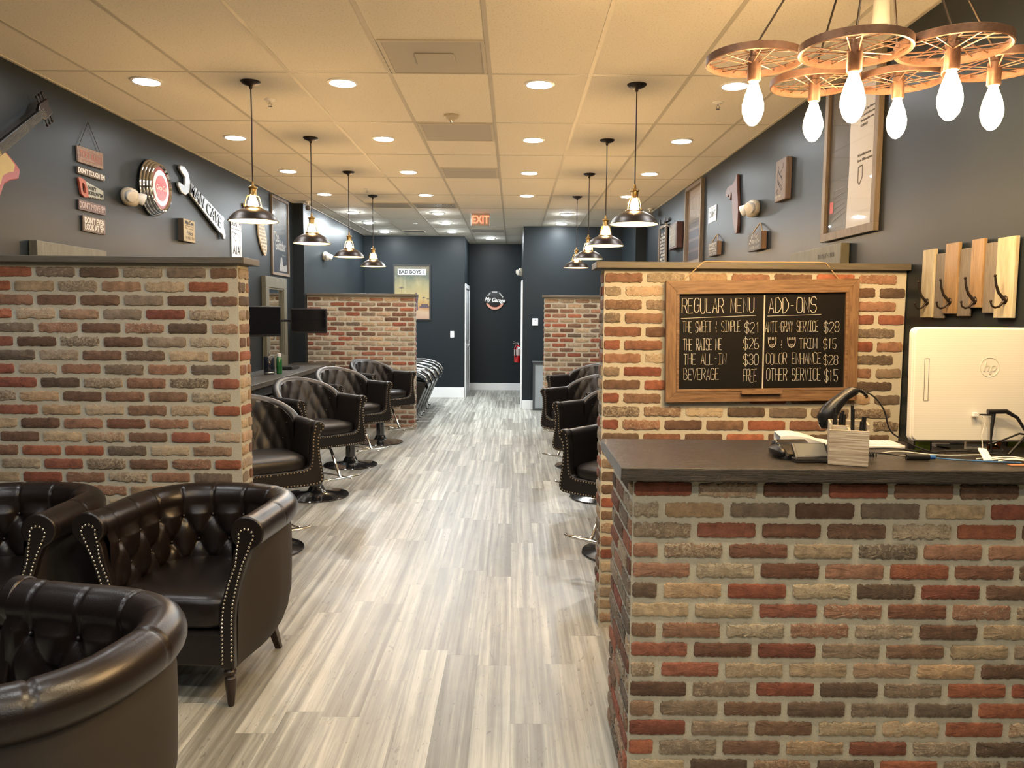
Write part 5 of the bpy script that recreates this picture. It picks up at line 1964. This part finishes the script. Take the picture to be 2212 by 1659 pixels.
t = thing('barcode_scanner', 'black barcode scanner leaning on its stand behind the pen box', 'scanner', (1.13, 2.735, CT))
MB().lathe([(.034, 0), (.034, .008), (.01, .012), (.008, .10), (.012, .115), (.001, .12)], 20, c=(.0, .0, 0)).build('stand', M['black'], t, smooth=40)
mb = MB()
pth = [(-.032, -.01, .105), (-.036, -.01, .125), (-.022, -.01, .15), (.0, -.01, .178), (.028, -.01, .205), (.055, -.01, .222), (.070, -.01, .224)]
mb.tube(pth, [.022, .030, .031, .024, .019, .018, .012], 16)
mb.build('scanner_body', M['black'], t, smooth=60)
mb = MB()
mb.tube([(-.052, -.01, .115), (-.045, -.01, .100), (-.018, -.01, .098), (-.01, -.01, .112)], .012, 10)
mb.build('scan_window', M['blackchrome'], t, smooth=60)
mb = MB()
for k in range(6):
    mb.lathe([(.008, 0), (.008, .004), (.006, .005)], 10, c=(.072 + .006 * k, -.01, .225 - .0008 * k * k), R=Matrix.Rotation(radians(90), 3, 'Y'))
mb.build('strain_relief', M['black'], t)


def cord(name, label, pts, r, m, n=6):
    pts = [Vector(p) for p in pts]
    # smooth the path
    for _ in range(2):
        q_ = [pts[0]]
        for a0, a1 in zip(pts, pts[1:]):
            q_ += [a0 * .75 + a1 * .25, a0 * .25 + a1 * .75]
        pts = q_ + [pts[-1]]
    o = pts[0].copy()
    t_ = thing(name, label, 'cable', o, group='tangle of cables on the counter')
    MB().tube([p - o for p in pts], r, n).build('cable_run', m, t_, smooth=60)
    return t_


z0 = CT + .004
wc = mat('white_cable', (.70, .68, .62), .5)
cord('scanner_cable', 'black cable drooping from the scanner down to the adapter on the counter',
     [(1.232, 2.75, 1.338), PX(1885, 852, Y=2.75), PX(1912, 885, Y=2.74), PX(1919, 930, Y=2.74), PX(1948, 950, Y=2.73), (1.42, 2.71, z0 + .02), (1.50, 2.69, z0)], .0030, M['black'])
t = thing('usb_adapter', 'black adapter with blue plug lying on the counter under the computer', 'adapter', (1.365, 2.62, CT + .0105))
MB().tube([(-.035, 0, 0), (.04, -.004, 0)], .0105, 12).build('adapter_body', M['black'], t, smooth=40)
MB().tube([(.04, -.004, 0), (.06, -.006, 0)], .0075, 10).build('blue_plug', mat('blue_plastic', (.02, .10, .28), .35), t, smooth=40)
cord('blue_cable', 'thin blue network cable running right from the black adapter', [(1.43, 2.613, CT + .008), (1.50, 2.60, z0), (1.60, 2.58, z0), (1.68, 2.56, z0)], .0025, mat('blue_cable', (.05, .15, .35), .45))
cord('black_cable', 'black cable from the pen box side running under the computer', [(1.17, 2.66, z0), (1.24, 2.68, z0 + .012), (1.33, 2.622, CT + .012)], .0026, M['black'])
cord('black_cable', 'black cable crossing left to right below the computer screen', [(1.20, 2.74, z0 + .01), (1.32, 2.73, z0 + .02), (1.45, 2.715, z0 + .006), (1.56, 2.70, z0 + .018), (1.74, 2.67, z0)], .0028, M['black'])
cord('white_cable', 'white cable snaking beside the pen box', [(1.18, 2.70, z0), (1.26, 2.675, z0 + .006), (1.34, 2.70, z0 + .014), (1.46, 2.685, z0), (1.60, 2.66, z0 + .008)], .0022, wc)
for i, (dy, dz, x0) in enumerate(((0, 0, 1.58), (.012, .004, 1.60), (.026, 0, 1.57), (-.014, .0, 1.62))):
    cord('white_cable', 'white cable in the bundle at the right end of the counter, strand %s' % ('front', 'second', 'third', 'nearest edge')[i],
         [(x0, 2.60 + dy, z0 + dz), (1.66, 2.585 + dy, z0 + .012 + dz), (1.74, 2.57 + dy * 1.4, z0 + dz), (1.84, 2.56 + dy, z0)], .0025, wc)
t = thing('power_plug_cable', 'thick black plug and cables bending down from the back of the computer', 'cable', (1.665, 2.80, CT), group='tangle of cables on the counter')
mb = MB()
mb.tube([(.012, -.046, .150), (.075, -.050, .152), (.115, -.05, .13), (.15, -.055, .075), (.18, -.06, .03)], [.0085, .0085, .006, .0045, .0045], 10)
mb.tube([(.035, -.045, .148), (.028, -.05, .10), (.024, -.055, .055), (.026, -.06, .004)], [.007, .006, .0035, .003], 8)
mb.tube([(.18, -.06, .065), (.12, -.06, .075), (.06, -.06, .050), (.02, -.05, .035)], .0035, 8)
mb.tube([(.15, -.055, .07), (.10, -.075, .03), (.07, -.085, .004)], .0045, 8)
mb.build('cable_run', M['black'], t, smooth=60)
t = thing('usb_plug', 'white plug and thin white cables in the back of the computer', 'plug', (1.635, 2.768, CT + .140))
MB().box(-.006, .012, -.014, .0, -.008, .006).build('plug_body', M['white'], t, bevel=.001)
MB().tube([(.012, -.007, 0), (.028, -.010, -.008), (.034, -.014, -.035), (.024, -.018, -.075), (.03, -.02, -.132)], .0018, 6).build('plug_cable', wc, t, smooth=60)
t = thing('white_dongle', 'white rectangular stick leaning on the counter below the computer', 'dongle', (1.595, 2.595, CT))
MB(Matrix.Rotation(.12, 4, 'Y') @ Matrix.Rotation(-.95, 4, 'X')).box(-.015, .015, -.004, .004, .004, .062).build('dongle_body', M['white'], t, bevel=.003)
grn = mat('lime_green_card', (.17, .24, .02), .5)
t = thing('green_box', 'small lime green box with black ends under the left corner of the computer', 'box', (1.49, 2.835, CT))
MB().box(-.028, .028, -.012, .03, 0, .040).build('box_body', grn, t)
MB().box(-.033, -.028, -.013, .031, 0, .040).build('box_end', M['black'], t)
MB().box(.028, .033, -.013, .031, 0, .040).build('box_end', M['black'], t)
t = thing('orange_box', 'small orange box beneath the computer at the right', 'box', (1.80, 2.93, CT))
MB().box(-.045, .035, -.01, .03, 0, .045).build('box_body', mat('orange_card', (.50, .12, .02), .5), t)
MB().box(-.010, -.006, -.011, .031, 0, .046).build('box_band', M['black'], t)
t = thing('green_box', 'lime green box at the far right end beneath the computer', 'box', (1.895, 2.93, CT))
MB().box(-.035, .035, -.01, .03, 0, .045).build('box_body', grn, t)
MB().box(-.040, -.035, -.011, .031, 0, .045).build('box_end', M['black'], t)
t = thing('white_keyboard', 'white keyboard edge lying behind the pen box and computer', 'keyboard', (1.30, 2.90, CT), rz=-.04)
MB().box(-.14, .14, -.055, .055, 0, .012).build('keyboard_case', M['white'], t, bevel=.003)
mb = MB()
for i in range(11):
    for j in range(4):
        mb.box(-.132 + i * .024, -.112 + i * .024, -.045 + j * .024, -.025 + j * .024, .012, .016)
mb.build('keys', M['trimw'], t)
t = thing('paper_tray', 'curved white tray over a teal folder between the terminal and pen box', 'tray', (1.07, 2.87, CT), rz=-.15)
MB().box(-.085, .075, -.06, .06, 0, .018).build('teal_folder', mat('teal_card', (.05, .28, .26), .5), t)
P = []
for k in range(9):
    x = -.09 + .18 * k / 8
    z = .022 + .028 * max(0, cos((x + .05) * 13))
    P.append([(x, -.065, z), (x, .065, z), (x, .065, .0185), (x, -.065, .0185)])
MB().grid(P, cv=True).build('white_cover', M['white'], t, smooth=40)
t = thing('cardboard_scrap', 'scrap of brown cardboard on the counter under the cables', 'cardboard', (1.655, 2.535, CT))
MB().box(-.03, .03, -.012, .012, 0, .0025).build('card', mat('kraft_card', (.30, .14, .07), .8), t)
